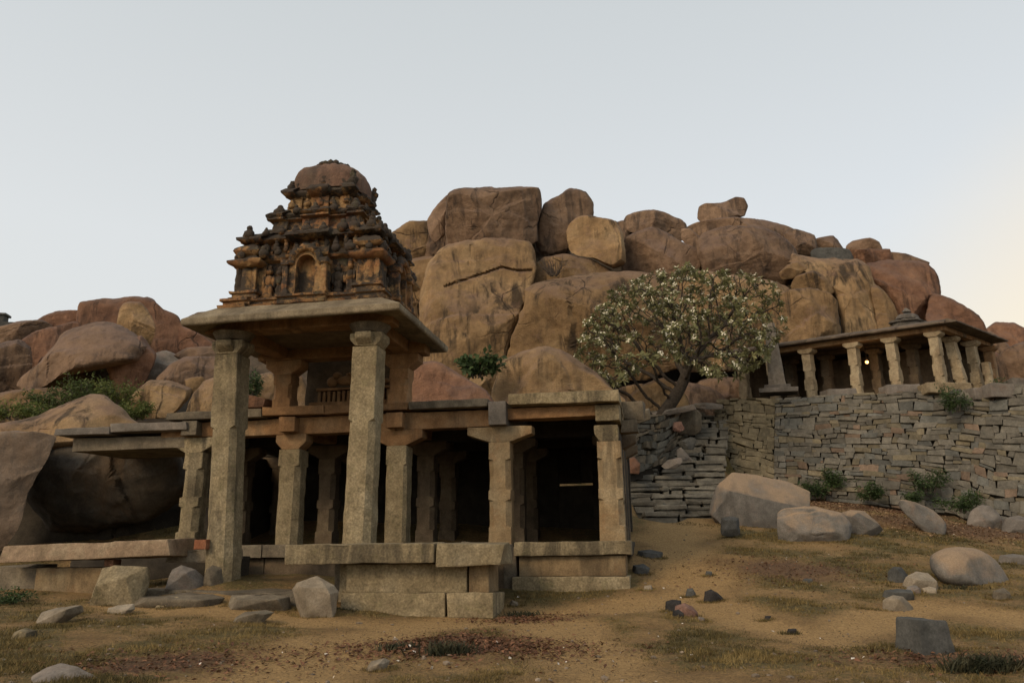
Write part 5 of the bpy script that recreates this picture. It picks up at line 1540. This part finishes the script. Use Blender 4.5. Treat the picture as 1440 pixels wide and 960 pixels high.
def rock(label, pts, mat, n=3.4, T=None, smooth=.25, facets=9, lean=.25, name='rock', cat='rock', group=GS, amp=.04, N=48, K=11, Y=None, sharp=180, sink=6, inner=None):
    yb = max(p[1] for p in pts); xb = sum(p[0] for p in pts) / len(pts)
    g_ = on_ground(xb, yb)
    Yd = Y or g_.y + .1
    W = (max(p[0] for p in pts) - min(p[0] for p in pts)) / F * Yd; H_ = (yb - min(p[1] for p in pts)) / F * Yd
    ROCKS.append((g_.x, (Y or g_.y) + .1 + (T or W * .3) * .4, W * .5, (T or W * .35) * .9))
    if T is None: T = min(W * .42, max(H_ * .8, W * .3))
    yc = (yb + min(p[1] for p in pts)) / 2
    pts = [(x, y + (sink if y > yb - (yb - yc) * .5 else 0)) for x, y in pts]
    if smooth <= .3 and sharp == 180:
        return hull_rock(label, pts, Yd + T * .55, mat, T, name, cat, group, inner)
    return boulder(label, pts, Yd + T * .55, mat, T=T, n=n, lean=lean, facets=facets, amp=amp, group=group, N=N, K=K, name=name, cat=cat, smooth=smooth, sharp=sharp)
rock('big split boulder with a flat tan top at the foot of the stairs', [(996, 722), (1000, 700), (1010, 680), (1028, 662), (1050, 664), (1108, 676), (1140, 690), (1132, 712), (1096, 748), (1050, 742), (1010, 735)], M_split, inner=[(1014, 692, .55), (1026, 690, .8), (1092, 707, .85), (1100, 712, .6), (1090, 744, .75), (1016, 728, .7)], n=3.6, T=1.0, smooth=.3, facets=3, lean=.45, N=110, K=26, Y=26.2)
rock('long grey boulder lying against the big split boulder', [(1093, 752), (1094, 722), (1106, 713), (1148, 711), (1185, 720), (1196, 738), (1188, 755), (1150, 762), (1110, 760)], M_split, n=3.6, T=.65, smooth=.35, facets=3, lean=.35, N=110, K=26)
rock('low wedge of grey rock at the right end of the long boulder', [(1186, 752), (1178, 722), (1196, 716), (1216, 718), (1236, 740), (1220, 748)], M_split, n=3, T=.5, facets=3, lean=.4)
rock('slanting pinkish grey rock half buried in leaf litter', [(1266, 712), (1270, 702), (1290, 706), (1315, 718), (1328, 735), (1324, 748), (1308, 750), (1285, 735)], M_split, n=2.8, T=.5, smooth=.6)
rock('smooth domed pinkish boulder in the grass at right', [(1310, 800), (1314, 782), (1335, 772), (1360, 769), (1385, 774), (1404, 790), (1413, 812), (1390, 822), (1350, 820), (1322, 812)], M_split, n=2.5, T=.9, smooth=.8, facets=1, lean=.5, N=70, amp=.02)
rock('dark round stone behind the pile of pale rocks', [(1248, 818), (1248, 803), (1256, 796), (1268, 797), (1277, 808), (1274, 822), (1258, 824)], M_dark, n=2.8, Y=18.2)
rock('pale faceted rock on top of the small rock pile', [(1269, 822), (1274, 810), (1288, 803), (1305, 805), (1316, 815), (1314, 827), (1295, 830), (1278, 829)], M_pale, n=3, Y=17.6)
rock('small flat grey stone in the middle of the rock pile', [(1272, 834), (1276, 824), (1288, 822), (1298, 830), (1296, 838)], M_grey, n=3, Y=17.0)
rock('small squared pale stone at the right of the rock pile', [(1296, 838), (1296, 826), (1306, 823), (1317, 826), (1318, 836), (1308, 840)], M_pale, n=3.6, Y=17.0)
rock('dark flat topped block behind the front pale rock', [(1239, 846), (1243, 829), (1262, 827), (1281, 828), (1282, 842), (1270, 850)], M_dark, n=5, smooth=.15, Y=16.6)
rock('pale angular rock in front of the dark flat topped block', [(1240, 860), (1241, 843), (1255, 836), (1270, 838), (1284, 853), (1284, 863), (1260, 864)], M_pale, n=3.6, smooth=.15, Y=15.6)
rock('low grey rock at the right edge beyond the domed boulder', [(1402, 795), (1406, 780), (1425, 778), (1450, 782), (1452, 798)], M_grey, n=3, Y=21)
rock('greenish squared stone in the grass near the right edge', [(1394, 846), (1396, 830), (1412, 826), (1420, 832), (1420, 846)], M_hewdark, n=3.6, smooth=.25)
rock('rounded grey rock at the foot of the terrace wall', [(1360, 736), (1366, 720), (1380, 711), (1396, 712), (1409, 728), (1408, 740)], M_grey, n=2.6, smooth=.7, Y=28)
rock('grey rubble stone at the right edge below the wall', [(1408, 742), (1414, 728), (1432, 724), (1452, 730), (1452, 746)], M_grey, n=3, Y=27.4)
rock('small dark pail shaped stone leaning on the big split boulder', [(1013, 742), (1014, 728), (1026, 725), (1039, 727), (1039, 741), (1026, 744)], M_dark, n=4.5, smooth=.2, Y=24.2)
# dark cut block
g_ = on_ground(1306, 924); MB_ = frame(g_.x + .12, g_.y + .32, radians(14))
bm = bmesh.new()
s_ = 13 / 1100
hw = 27 / 1100 * g_.y
vs = []
for z, sx, sy in ((g_.z - .12, 1.06, .95), (g_.z + .45, .84, .74)):
    for a, b_ in ((-1, -1), (1, -1), (1, 1), (-1, 1)): vs.append(bm.verts.new(MB_ @ Vector((a * hw * sx, b_ * .29 * sy, z + (.03 if a < 0 else 0)))))
for f in ((3, 2, 1, 0), (4, 5, 6, 7), (0, 1, 5, 4), (1, 2, 6, 5), (2, 3, 7, 6), (3, 0, 4, 7)): bm.faces.new([vs[i] for i in f])
roughen(bm, .06, .016, .025, 77, 5, .06)
tag(from_bm('cut_block', bm, M_dark, None), 'dark cut stone block standing alone in the foreground grass at right', 'stone block')
# centre of the path
GH = 'sooty hearth stones on the path'
rock('sooty black stone at the back of the hearth pile', [(935, 856), (936, 845), (946, 842), (958, 844), (958, 854), (946, 860)], M_black, n=3, group=GH, N=36, K=9)
rock('reddish stone lying on the hearth pile', [(948, 862), (950, 851), (962, 847), (974, 852), (981, 860), (976, 867), (958, 866)], M_red, n=3, group=GH, N=36, K=9)
rock('small black charred stone at the front of the hearth pile', [(944, 868), (946, 858), (954, 856), (962, 862), (961, 870)], M_black, n=3, group=GH, N=36, K=9)
rock('thin grey stone flake beside the hearth pile', [(979, 872), (982, 866), (990, 868), (995, 873)], M_grey, n=3, group=GH, N=28, K=7)
rock('dark lumpy stone on the path right of the hearth pile', [(989, 842), (991, 831), (1000, 828), (1010, 834), (1017, 840), (1012, 845)], M_black, n=2.8, N=36, K=9)
rock('small dark mossy stone on the path above the hearth pile', [(962, 836), (966, 827), (974, 826), (979, 834), (974, 838)], M_dark, n=2.8, N=28, K=7)
rock('tiny black stone lying right of the path', [(1073, 871), (1076, 865), (1084, 865), (1088, 870)], M_black, n=2.8, N=28, K=7)
rock('half buried pale stone near the mandapa corner', [(902, 830), (906, 823), (916, 822), (922, 830)], M_pale, n=2.8, N=28, K=7)
rock('small dark stone in the grass above the dark lumpy stone', [(990, 808), (993, 802), (1001, 803), (1003, 809)], M_dark, n=2.8, N=28, K=7)
rock('flat dark slab lying in grass beside the mandapa corner', [(893, 782), (897, 774), (915, 772), (932, 776), (930, 783)], M_dark, n=4, N=36, K=8)
rock('dark broken slab beside the plinth corner', [(888, 806), (890, 794), (905, 792), (914, 798), (910, 807)], M_dark, n=4, N=36, K=8)
rock('brown dark stone by the lower right side of the plinth', [(1125, 820), (1130, 813), (1142, 813), (1145, 820)], M_dark, n=3, N=28, K=7)
rock('small black lump in the grass at far right centre', [(1104, 888), (1108, 883), (1120, 883), (1122, 888)], M_black, n=3, N=28, K=7)
# left and centre foreground
rock('pale tilted block lying against the platform', [(410, 828), (418, 818), (446, 809), (470, 822), (477, 832), (472, 856), (440, 861), (428, 858)], M_pale, n=4.2, T=.34, smooth=.1, facets=4, Y=15.9)
rock('squat yellowish block below the left bench', [(131, 846), (134, 822), (143, 818), (144, 798), (160, 794), (208, 796), (210, 822), (200, 826), (198, 846), (165, 852)], M_hew, n=4.2, T=.45, smooth=.15, facets=4, Y=16.6)
rock('rough triangular stone under the end of the left bench', [(236, 824), (242, 800), (255, 794), (275, 800), (291, 818), (288, 826)], M_grey, n=3, T=.4, smooth=.2, Y=17.4)
rock('dark rubble stone at the foot of the left tall column', [(286, 818), (290, 800), (300, 792), (318, 795), (320, 816), (304, 822)], M_hewdark, n=3, T=.35, Y=17.6)
rock('small rubble stone stacked behind the triangular stone', [(296, 800), (300, 788), (316, 784), (320, 798)], M_red, n=3, T=.3, Y=18.3, sink=0)
rock('flat split stone in the grass below the left bench', [(55, 872), (58, 860), (80, 854), (114, 850), (118, 860), (90, 868), (66, 878)], M_pale, n=3.6, T=.35, smooth=.15)
rock('rounded orange tinted stone at the left edge', [(16, 898), (20, 888), (36, 882), (50, 886), (48, 896), (30, 902)], M_hew, n=2.8)
rock('large half buried rock at the lower left corner', [(38, 972), (44, 950), (66, 937), (85, 931), (110, 937), (140, 952), (146, 972), (100, 985), (60, 985)], M_grey, n=2.8, T=.35, lean=.4, Y=9.6)
rock('thin flat slab on bare earth before the doorstep', [(330, 868), (345, 860), (372, 857), (386, 860), (370, 870), (345, 875)], M_hewdark, n=3.6, T=.3, smooth=.2)
rock('small pale flat stone beside the dark tuft', [(517, 936), (522, 929), (540, 925), (549, 928), (540, 937), (524, 942)], M_pale, n=3.6, T=.2, smooth=.2)
rock('stone half sunk at the bottom edge near the centre', [(698, 952), (704, 944), (718, 944), (722, 952)], M_grey, n=3, N=28, K=7)
rock('tilted white stone chip left of the plinth', [(716, 848), (720, 843), (728, 846), (732, 852), (722, 852)], M_pale, n=3, N=28, K=7)
rock('flat ledge stone set in the ground before the left tall column', [(188, 846), (195, 836), (250, 832), (300, 834), (318, 840), (300, 850), (240, 852)], M_hewdark, T=.5, smooth=.2, Y=16.4, sink=6)
rock('second flat ledge stone between the first ledge and the tilted block', [(322, 850), (326, 836), (380, 835), (408, 838), (410, 850), (360, 854)], M_hewdark, T=.45, smooth=.2, Y=16.3, sink=6)
rock('small flat rock left of the ledge stone', [(150, 862), (152, 854), (170, 850), (188, 848), (190, 856), (168, 862)], M_pale, n=3.6, N=36, K=8)
rock('small brown rock right of the squat yellowish block', [(216, 852), (224, 842), (250, 838), (258, 843), (244, 850)], M_hew, n=3.2, N=36, K=8)
# ruin on the far left skyline
q = at(2, 455, 70)
Mr = frame(q.x, q.y, .2)
ruin = empty('distant_ruin', q, 'tiny dark ruined pavilion on the skyline at the far left', 'ruin')
block('base', Mr, -1.2, 1.6, -.8, .8, q.z - .6, q.z, M_dark, ruin)
block('wall', Mr, -.7, .35, -.5, .5, q.z, q.z + .7, M_dark, ruin)
block('roof', Mr, -.85, .5, -.65, .65, q.z + .7, q.z + .9, M_dark, ruin)

# ------------------------------------------------------------------ plants
def leafy(name, label, cat, c, rx, ry, rz_, n, leaf, mat, stems=8, seed=1, group=None, ground_z=None, narrow=.32, up=.3):
    """stems fan out from the foot; leaves sit along them"""
    rr = np.random.default_rng(seed)
    z0 = c.z - rz_ if ground_z is None else ground_z
    r_ = empty(name, Vector((c.x, c.y, z0)), label, cat, group)
    vs, fs, sv_, sf = [], [], [], []
    clumps = []
    for k in range(stems):
        th = rr.uniform(0, 2 * pi); f = rr.uniform(.35, 1) ** .6
        tip = Vector((c.x + rx * f * cos(th), c.y + ry * f * sin(th), c.z + rz_ * rr.uniform(-.5, 1) * (1.15 - .5 * f)))
        foot = Vector((c.x + rx * .2 * cos(th), c.y + ry * .2 * sin(th), z0))
        clumps.append(tip)
        b0 = len(sv_)
        w_ = max(.006, leaf * .07)
        mid = (foot + tip) / 2 + Vector((rr.normal(0, rx * .08), rr.normal(0, ry * .08), rz_ * .12))
        for p, w2 in ((foot, w_ * 1.6), (mid, w_), (tip, w_ * .5)):
            for q in range(3): sv_.append(p + Vector((cos(q * 2.09) * w2, sin(q * 2.09) * w2, 0)))
        for a in (0, 3):
            for q in range(3): sf.append((b0 + a + q, b0 + a + (q + 1) % 3, b0 + a + 3 + (q + 1) % 3, b0 + a + 3 + q))
        m_ = max(1, n // stems)
        for j in range(m_):
            t_ = rr.uniform(.25, 1.05)
            p = foot.lerp(mid, min(1, t_ * 2)) if t_ < .5 else mid.lerp(tip, (t_ - .5) * 2)
            p = p + Vector((rr.normal(0, rx * .13), rr.normal(0, ry * .13), rr.normal(0, rz_ * .13)))
            d = Vector((rr.normal(), rr.normal(), rr.normal() * .7 + up)).normalized()
            s_ = d.orthogonal().normalized()
            s_ = (s_ + d.cross(s_) * rr.uniform(-2, 2)).normalized()
            L_ = leaf * rr.uniform(.6, 1.3)
            b1 = len(vs)
            vs += [p, p + d * L_ * .5 + s_ * L_ * narrow * .5, p + d * L_ + Vector((0, 0, -.15 * L_)), p + d * L_ * .5 - s_ * L_ * narrow * .5]
            fs.append((b1, b1 + 1, b1 + 2, b1 + 3))
    from_py('foliage', vs, fs, mat, r_, None)
    from_py('stems', sv_, sf, M_twig, r_, 180)
    return r_
GW = 'bushes growing on the terrace wall'
for i, (x, y, w_, h, Y, lab) in enumerate(((1305, 674, 26, 18, 31.6, 'dense green bush on the lower middle of the terrace wall'), (1348, 706, 30, 15, 30.4, 'wide dark bush at the foot of the terrace wall on the right'), (1147, 687, 18, 13, 33.6, 'dark bush just behind the big split boulder'), (1180, 671, 22, 16, 33.8, 'sprawling grey green bush low on the wall left of centre'), (1224, 690, 16, 13, 32.4, 'small dark round bush at the foot of the wall'), (1345, 560, 20, 20, 32.2, 'bush hanging from the wall top below the shrine corner'), (1285, 700, 12, 8, 31.4, 'small low bush between two larger wall foot bushes'), (1412, 542, 12, 12, 33.5, 'small bush on the terrace edge right of the shrine'))):
    c = at(x, y, Y); s_ = Y / F
    leafy('wall_bush', lab, 'bush', c, w_ * s_ * 1.2, .5, h * s_ * 1.2, 1300 if w_ > 15 else 700, .13, M_bush, 16, 30 + i, GW, ground_z=c.z - h * s_)
c = at(358, 536, 27.6); leafy('shrub', 'upright green shrub on the roof beside the tall left column', 'shrub', c, .34, .3, .62, 600, .15, M_bush, 12, 50, ground_z=c.z - .75)
c = at(668, 510, 29.5); leafy('climbing_shrub', 'dark green leafy shrub leaning over the roof behind the porch', 'shrub', c, 1.15, .5, .42, 700, .26, M_bush, 14, 51, ground_z=c.z - .6, narrow=.55)
c = at(778, 372, 44.4)
leafy('bare_bush', 'leafless twiggy bush on the rock ledge under the dark hollow', 'bush', c, 1.0, .7, .75, 260, .22, M_twig, 70, 52, ground_z=at(778, 388, 44.4).z, narrow=.06)
GB = 'green bushes on the left slope'
for i, (x, y, w_, h, Y, lab, mt) in enumerate(((120, 545, 46, 28, 31.5, 'wide mid green bush under the slanted purple boulder', M_bushmid), (165, 552, 36, 30, 31, 'tall yellowish green bush beside the wedge of orange rock', M_bushlight), (75, 560, 40, 20, 31, 'low green bush spreading on the left slope', M_bushmid), (25, 576, 40, 18, 29, 'light green grassy bush at the left edge', M_bushlight), (70, 580, 34, 15, 28.5, 'light green bush just above the tan hump of rock', M_bushlight), (190, 575, 22, 18, 30, 'sparse olive bush beside the wedge shaped boulder', M_bushlight))):
    c = at(x, y, Y); s_ = Y / F
    leafy('slope_bush', lab, 'bush', c, w_ * s_, .9, h * s_ * .85, 1100, .17, mt, 26, 60 + i, GB)
g_ = on_ground(18, 850); leafy('shrub', 'small dark shrub at the left edge beside the bench', 'shrub', Vector((g_.x, g_.y, g_.z + .15)), .42, .3, .2, 500, .09, M_bush, 14, 70, ground_z=g_.z - .03)
def tuft(name, label, cat, px, py, rx, ry, n, h, mat, seed, spread=.5, group=None, wb=.009):
    rr = np.random.default_rng(seed)
    g_ = on_ground(px, py)
    vs, fs = [], []
    P_ = np.column_stack([g_.x + rr.normal(0, rx * .5, n), g_.y + rr.normal(0, ry * .5, n)])
    zz = ground_np(P_)
    for (x, y), z in zip(P_, zz):
        z += noise.fractal((x * 0.5, y * 0.5, 0.3), 1, 2, 3) * 0.07 - .02
        d = Vector((rr.normal(0, spread), rr.normal(0, spread), 1)).normalized()
        s_ = Vector((rr.normal(), rr.normal(), 0)).normalized()
        L_ = h * rr.uniform(.4, 1.15)
        p = Vector((x, y, z)); b0 = len(vs); w2 = wb * rr.uniform(.6, 1.5)
        bend = Vector((rr.normal(0, .2), rr.normal(0, .2), -.15)) * L_
        vs += [p - s_ * w2, p + s_ * w2, p + d * L_ * .6 + s_ * w2 * .8, p + d * L_ * .6 - s_ * w2 * .8, p + d * L_ + bend]
        fs += [(b0, b0 + 1, b0 + 2, b0 + 3), (b0 + 3, b0 + 2, b0 + 4)]
    o = from_py(name, vs, fs, mat, None, None)
    return tag(o, label, cat, group)
tuft('grass_tuft', 'dark spiky grass tuft on reddish litter in the centre foreground', 'grass tuft', 630, 922, .30, .12, 420, .26, M_tuft, 80, .45)
tuft('weed_tuft', 'low dark weeds at the left of the reddish litter patch', 'weeds', 560, 912, .30, .14, 240, .13, M_tuft, 81, .6)
tuft('weed_tuft', 'dark scrubby weeds beside the dark cut block', 'weeds', 1385, 944, .50, .16, 800, .30, M_tuft, 82, .55)
tuft('weed_tuft', 'small dark weeds at the base of the white stone chip', 'weeds', 735, 862, .36, .16, 260, .14, M_tuft, 83, .7)
tuft('weed_tuft', 'dark weeds growing right of the pale tilted block', 'weeds', 480, 858, .3, .12, 160, .10, M_tuft, 84, .6)
tuft('weed_tuft', 'dry weeds at the foot of the domed boulder', 'weeds', 1345, 826, .4, .15, 220, .14, M_tuft, 85, .6)

# ------------------------------------------------------------------ ground cover
def scatter_grass():
    rr = np.random.default_rng(9)
    # more tufts nearer the camera
    n0 = 170000
    Yc = 7.4 + 22 * rr.uniform(0, 1, n0) ** 1.7
    Xc = (rr.uniform(-1.12, 1.12, n0)) * Yc * .70
    P_ = np.column_stack([Xc, Yc])
    # a ragged collar of grass round every rock
    col_ = []
    for (x, y, rx, ry) in ROCKS:
        m_ = int(60 + 120 * rx)
        th = rr.uniform(pi * .9, pi * 2.1, m_)
        k_ = rr.uniform(.85, 1.25, m_)
        col_.append(np.column_stack([x + np.cos(th) * rx * k_, y + np.sin(th) * ry * k_]))
    ncol = sum(len(c_) for c_ in col_)
    P_ = np.vstack([P_] + col_); n0 = len(P_)
    forced = np.zeros(n0, bool); forced[-ncol:] = True
    zz = ground_np(P_)
    pm, lm, gm = ground_masks(P_, zz)
    gm[forced] = np.maximum(gm[forced], .65)
    # keep clear of the ruin's footprint
    loc = np.array([(MT.inverted() @ Vector((x, y, 0)))[:2] for x, y in P_])
    hall = (loc[:, 0] > -9) & (loc[:, 0] < 5.8) & (loc[:, 1] > -0.5)
    plat = (loc[:, 0] > -.1) & (loc[:, 0] < 3.1) & (loc[:, 1] > -3.4)
    step_ = (loc[:, 0] > -4.8) & (loc[:, 0] < -.8) & (loc[:, 1] > -3.4)
    dens = np.clip(gm * 1.2 - .25, 0, 1) * (1 - .55 * lm)
    hf = np.array([noise.fractal((x * 2.6, y * 2.6, 1.7), 1, 2, 3) for x, y in P_])
    dens = dens * np.clip(.55 + 1.5 * hf, .03, 1.3)
    dens[forced] = .55
    keep = (rr.uniform(0, 1, n0) < dens) & ~hall & ~plat & ~step_ & (zz < 3.3)
    P_, zz, pm, lm, gm = P_[keep], zz[keep], pm[keep], lm[keep], gm[keep]
    bz = np.array([noise.fractal((x * 0.5, y * 0.5, 0.3), 1, 2, 3) * 0.07 + noise.fractal((x * 2.4, y * 2.4, 5), 0.8, 2, 3) * 0.022 for x, y in P_])
    zz = zz + bz * (1 - .6 * pm) - .05 * pm
    kind = np.array([noise.noise((x * .35, y * .35, 9)) for x, y in P_]) + rr.normal(0, .25, len(P_))
    for nm, sel, mat, lab in (('dry_grass', kind < .16, M_dry, 'short straw coloured dry grass scattered over the earth'), ('olive_grass', kind >= .16, M_green, 'short olive green grass growing in patches over the earth')):
        Q = P_[sel]; zq = zz[sel]; gq = gm[sel]
        nb = 7
        m_ = len(Q)
        Ydist = Q[:, 1]
        c = np.repeat(np.column_stack([Q, zq]), nb, 0)
        k = len(c)
        c[:, :2] += rr.normal(0, .045, (k, 2))
        L_ = np.repeat(.03 + .055 * gq, nb) * rr.uniform(.4, 1.4, k)
        d = np.column_stack([rr.normal(0, .75, k), rr.normal(0, .75, k), np.ones(k)]); d /= np.linalg.norm(d, axis=1)[:, None]
        th = rr.uniform(0, 2 * pi, k)
        wv = np.repeat(.0034 + Ydist * .00030, nb)
        s = np.column_stack([np.cos(th), np.sin(th), np.zeros(k)]) * wv[:, None]
        c[:, 2] -= .012
        V3 = np.stack([c - s, c + s, c + d * L_[:, None]], 1).reshape(-1, 3)
        o_me = bpy.data.meshes.new(nm)
        o_me.vertices.add(3 * k); o_me.vertices.foreach_set('co', V3.ravel())
        o_me.loops.add(3 * k); o_me.loops.foreach_set('vertex_index', np.arange(3 * k))
        o_me.polygons.add(k); o_me.polygons.foreach_set('loop_start', np.arange(0, 3 * k, 3)); o_me.polygons.foreach_set('loop_total', np.full(k, 3))
        o_me.update(); o_me.validate()
        o = link_mesh(nm, o_me, mat, None, None)
        tag(o, lab, 'grass', kind='stuff')
scatter_grass()
def scatter_flat(nm, n0, mat, lab, cat, size, where, seed, flat=.35, shape=.5):
    rr = np.random.default_rng(seed)
    pts = []
    for p, rx, ry, k in where:
        m_ = int(n0 * k)
        pts.append(np.column_stack([p.x + rr.normal(0, rx, m_), p.y + rr.normal(0, ry, m_)]))
    P_ = np.vstack(pts)
    P_ = P_[(P_[:, 1] > 7) & (P_[:, 1] < 33)]
    loc = np.array([(MT.inverted() @ Vector((x, y, 0)))[:2] for x, y in P_])
    ins = ((loc[:, 0] > -9) & (loc[:, 0] < 5.9) & (loc[:, 1] > -0.6)) | ((loc[:, 0] > -1.2) & (loc[:, 0] < 3.2) & (loc[:, 1] > -3.6))
    P_ = P_[~ins]
    zz = ground_np(P_)
    pm, lm, gm = ground_masks(P_, zz)
    vs, fs = [], []
    for (x, y), z, pp in zip(P_, zz, pm):
        z += (noise.fractal((x * 0.5, y * 0.5, 0.3), 1, 2, 3) * 0.07 + noise.fractal((x * 2.4, y * 2.4, 5), 0.8, 2, 3) * 0.022) * (1 - .6 * pp) - .05 * pp
        nn_ = Vector((rr.normal(0, flat), rr.normal(0, flat), 1)).normalized()
        fx = nn_.orthogonal().normalized(); fy = nn_.cross(fx)
        th = rr.uniform(0, 2 * pi)
        a = fx * cos(th) + fy * sin(th); b_ = nn_.cross(a)
        L_ = size * rr.uniform(.5, 1.5); c = Vector((x, y, z + .012 + rr.uniform(0, .02)))
        b0 = len(vs)
        vs += [c - a * L_, c + b_ * L_ * shape + nn_ * L_ * .2, c + a * L_, c - b_ * L_ * shape + nn_ * L_ * .15]
        fs.append((b0, b0 + 1, b0 + 2, b0 + 3))
    o = from_py(nm, vs, fs, mat, None, None)
    tag(o, lab, cat, kind='stuff')
W_ = [(p, rx * .75, ry * .75, .1) for p, rx, ry in LITTER]
scatter_flat('fallen_leaves', 9000, M_litter, 'reddish brown fallen leaves drifted in patches on the ground', 'leaf litter', .034, W_ + [(on_ground(620, 912), .9, .45, .12), (on_ground(700, 905), .9, .45, .08), (on_ground(1230, 715), 1.8, 1.2, .25)], 41)
scatter_flat('fallen_leaves', 3500, plain('tan_litter', (.16, .10, .05), (.28, .19, .11), 3, .8, 0, .4), 'tan dry leaves strewn below the terrace wall', 'leaf litter', .04, [(on_ground(1215, 712), 2.0, 1.3, .5), (on_ground(1290, 735), 2.0, 1.4, .35), (on_ground(1370, 750), 2, 1.4, .15)], 42)
scatter_flat('fallen_blossoms', 130, M_petal, 'pale fallen blossoms and scraps dotted over the ground', 'petals', .026, [(on_ground(620, 915), .8, .4, .12), (on_ground(790, 838), 1.2, .6, .10), (on_ground(1150, 810), 3.5, 2, .25), (on_ground(1180, 900), 3, 1.2, .2), (on_ground(400, 930), 3, 1, .18), (on_ground(1300, 790), 3, 2, .15)], 43, .6, .7)
scatter_flat('ground_debris', 9000, plain('debris', (.05, .035, .022), (.13, .09, .055), 3, .9, 0, .5), 'small dark twigs and flakes scattered over the earth', 'debris', .018, [(on_ground(x, y), 2.2, 1.1, .08) for x, y in ((150, 920), (400, 900), (640, 880), (850, 900), (1100, 910), (1330, 910), (1000, 850), (1200, 840), (960, 780), (1150, 790), (500, 950), (900, 950))], 44, .5, .28)
def pebbles():
    rr = np.random.default_rng(17)
    bm = bmesh.new()
    n = 900
    Y_ = 7.4 + 20 * rr.uniform(0, 1, n) ** 1.6
    X_ = rr.uniform(-1.1, 1.1, n) * Y_ * .7
    P_ = np.column_stack([X_, Y_]); zz = ground_np(P_)
    pm, lm, gm = ground_masks(P_, zz)
    for (x, y), z, pp in zip(P_, zz, pm):
        l_ = MT.inverted() @ Vector((x, y, 0))
        if (-9 < l_.x < 5.9 and l_.y > -.6) or (-1.2 < l_.x < 3.3 and l_.y > -3.6) or z > 3.2: continue
        z += (noise.fractal((x * 0.5, y * 0.5, 0.3), 1, 2, 3) * 0.07 + noise.fractal((x * 2.4, y * 2.4, 5), 0.8, 2, 3) * 0.022) * (1 - .6 * pp) - .05 * pp
        r = .016 * rr.lognormal(0, .5)
        bmesh.ops.create_icosphere(bm, subdivisions=1, radius=1, matrix=Matrix.Translation((x, y, z + r * .2)) @ Matrix.Rotation(rr.uniform(0, 6), 4, 'Z') @ Matrix.Diagonal((r * rr.uniform(.8, 1.8), r, r * rr.uniform(.5, .9), 1)))
    for v in bm.verts: v.co += Vector((rr.normal(0, .004), rr.normal(0, .004), rr.normal(0, .003)))
    o = from_bm('pebbles', bm, plain('pebble', (.10, .08, .06), (.24, .19, .14), 2.0, .9, 0, .4), None, None)
    tag(o, 'small pebbles and grit strewn over the bare earth', 'pebbles', kind='stuff')
pebbles()
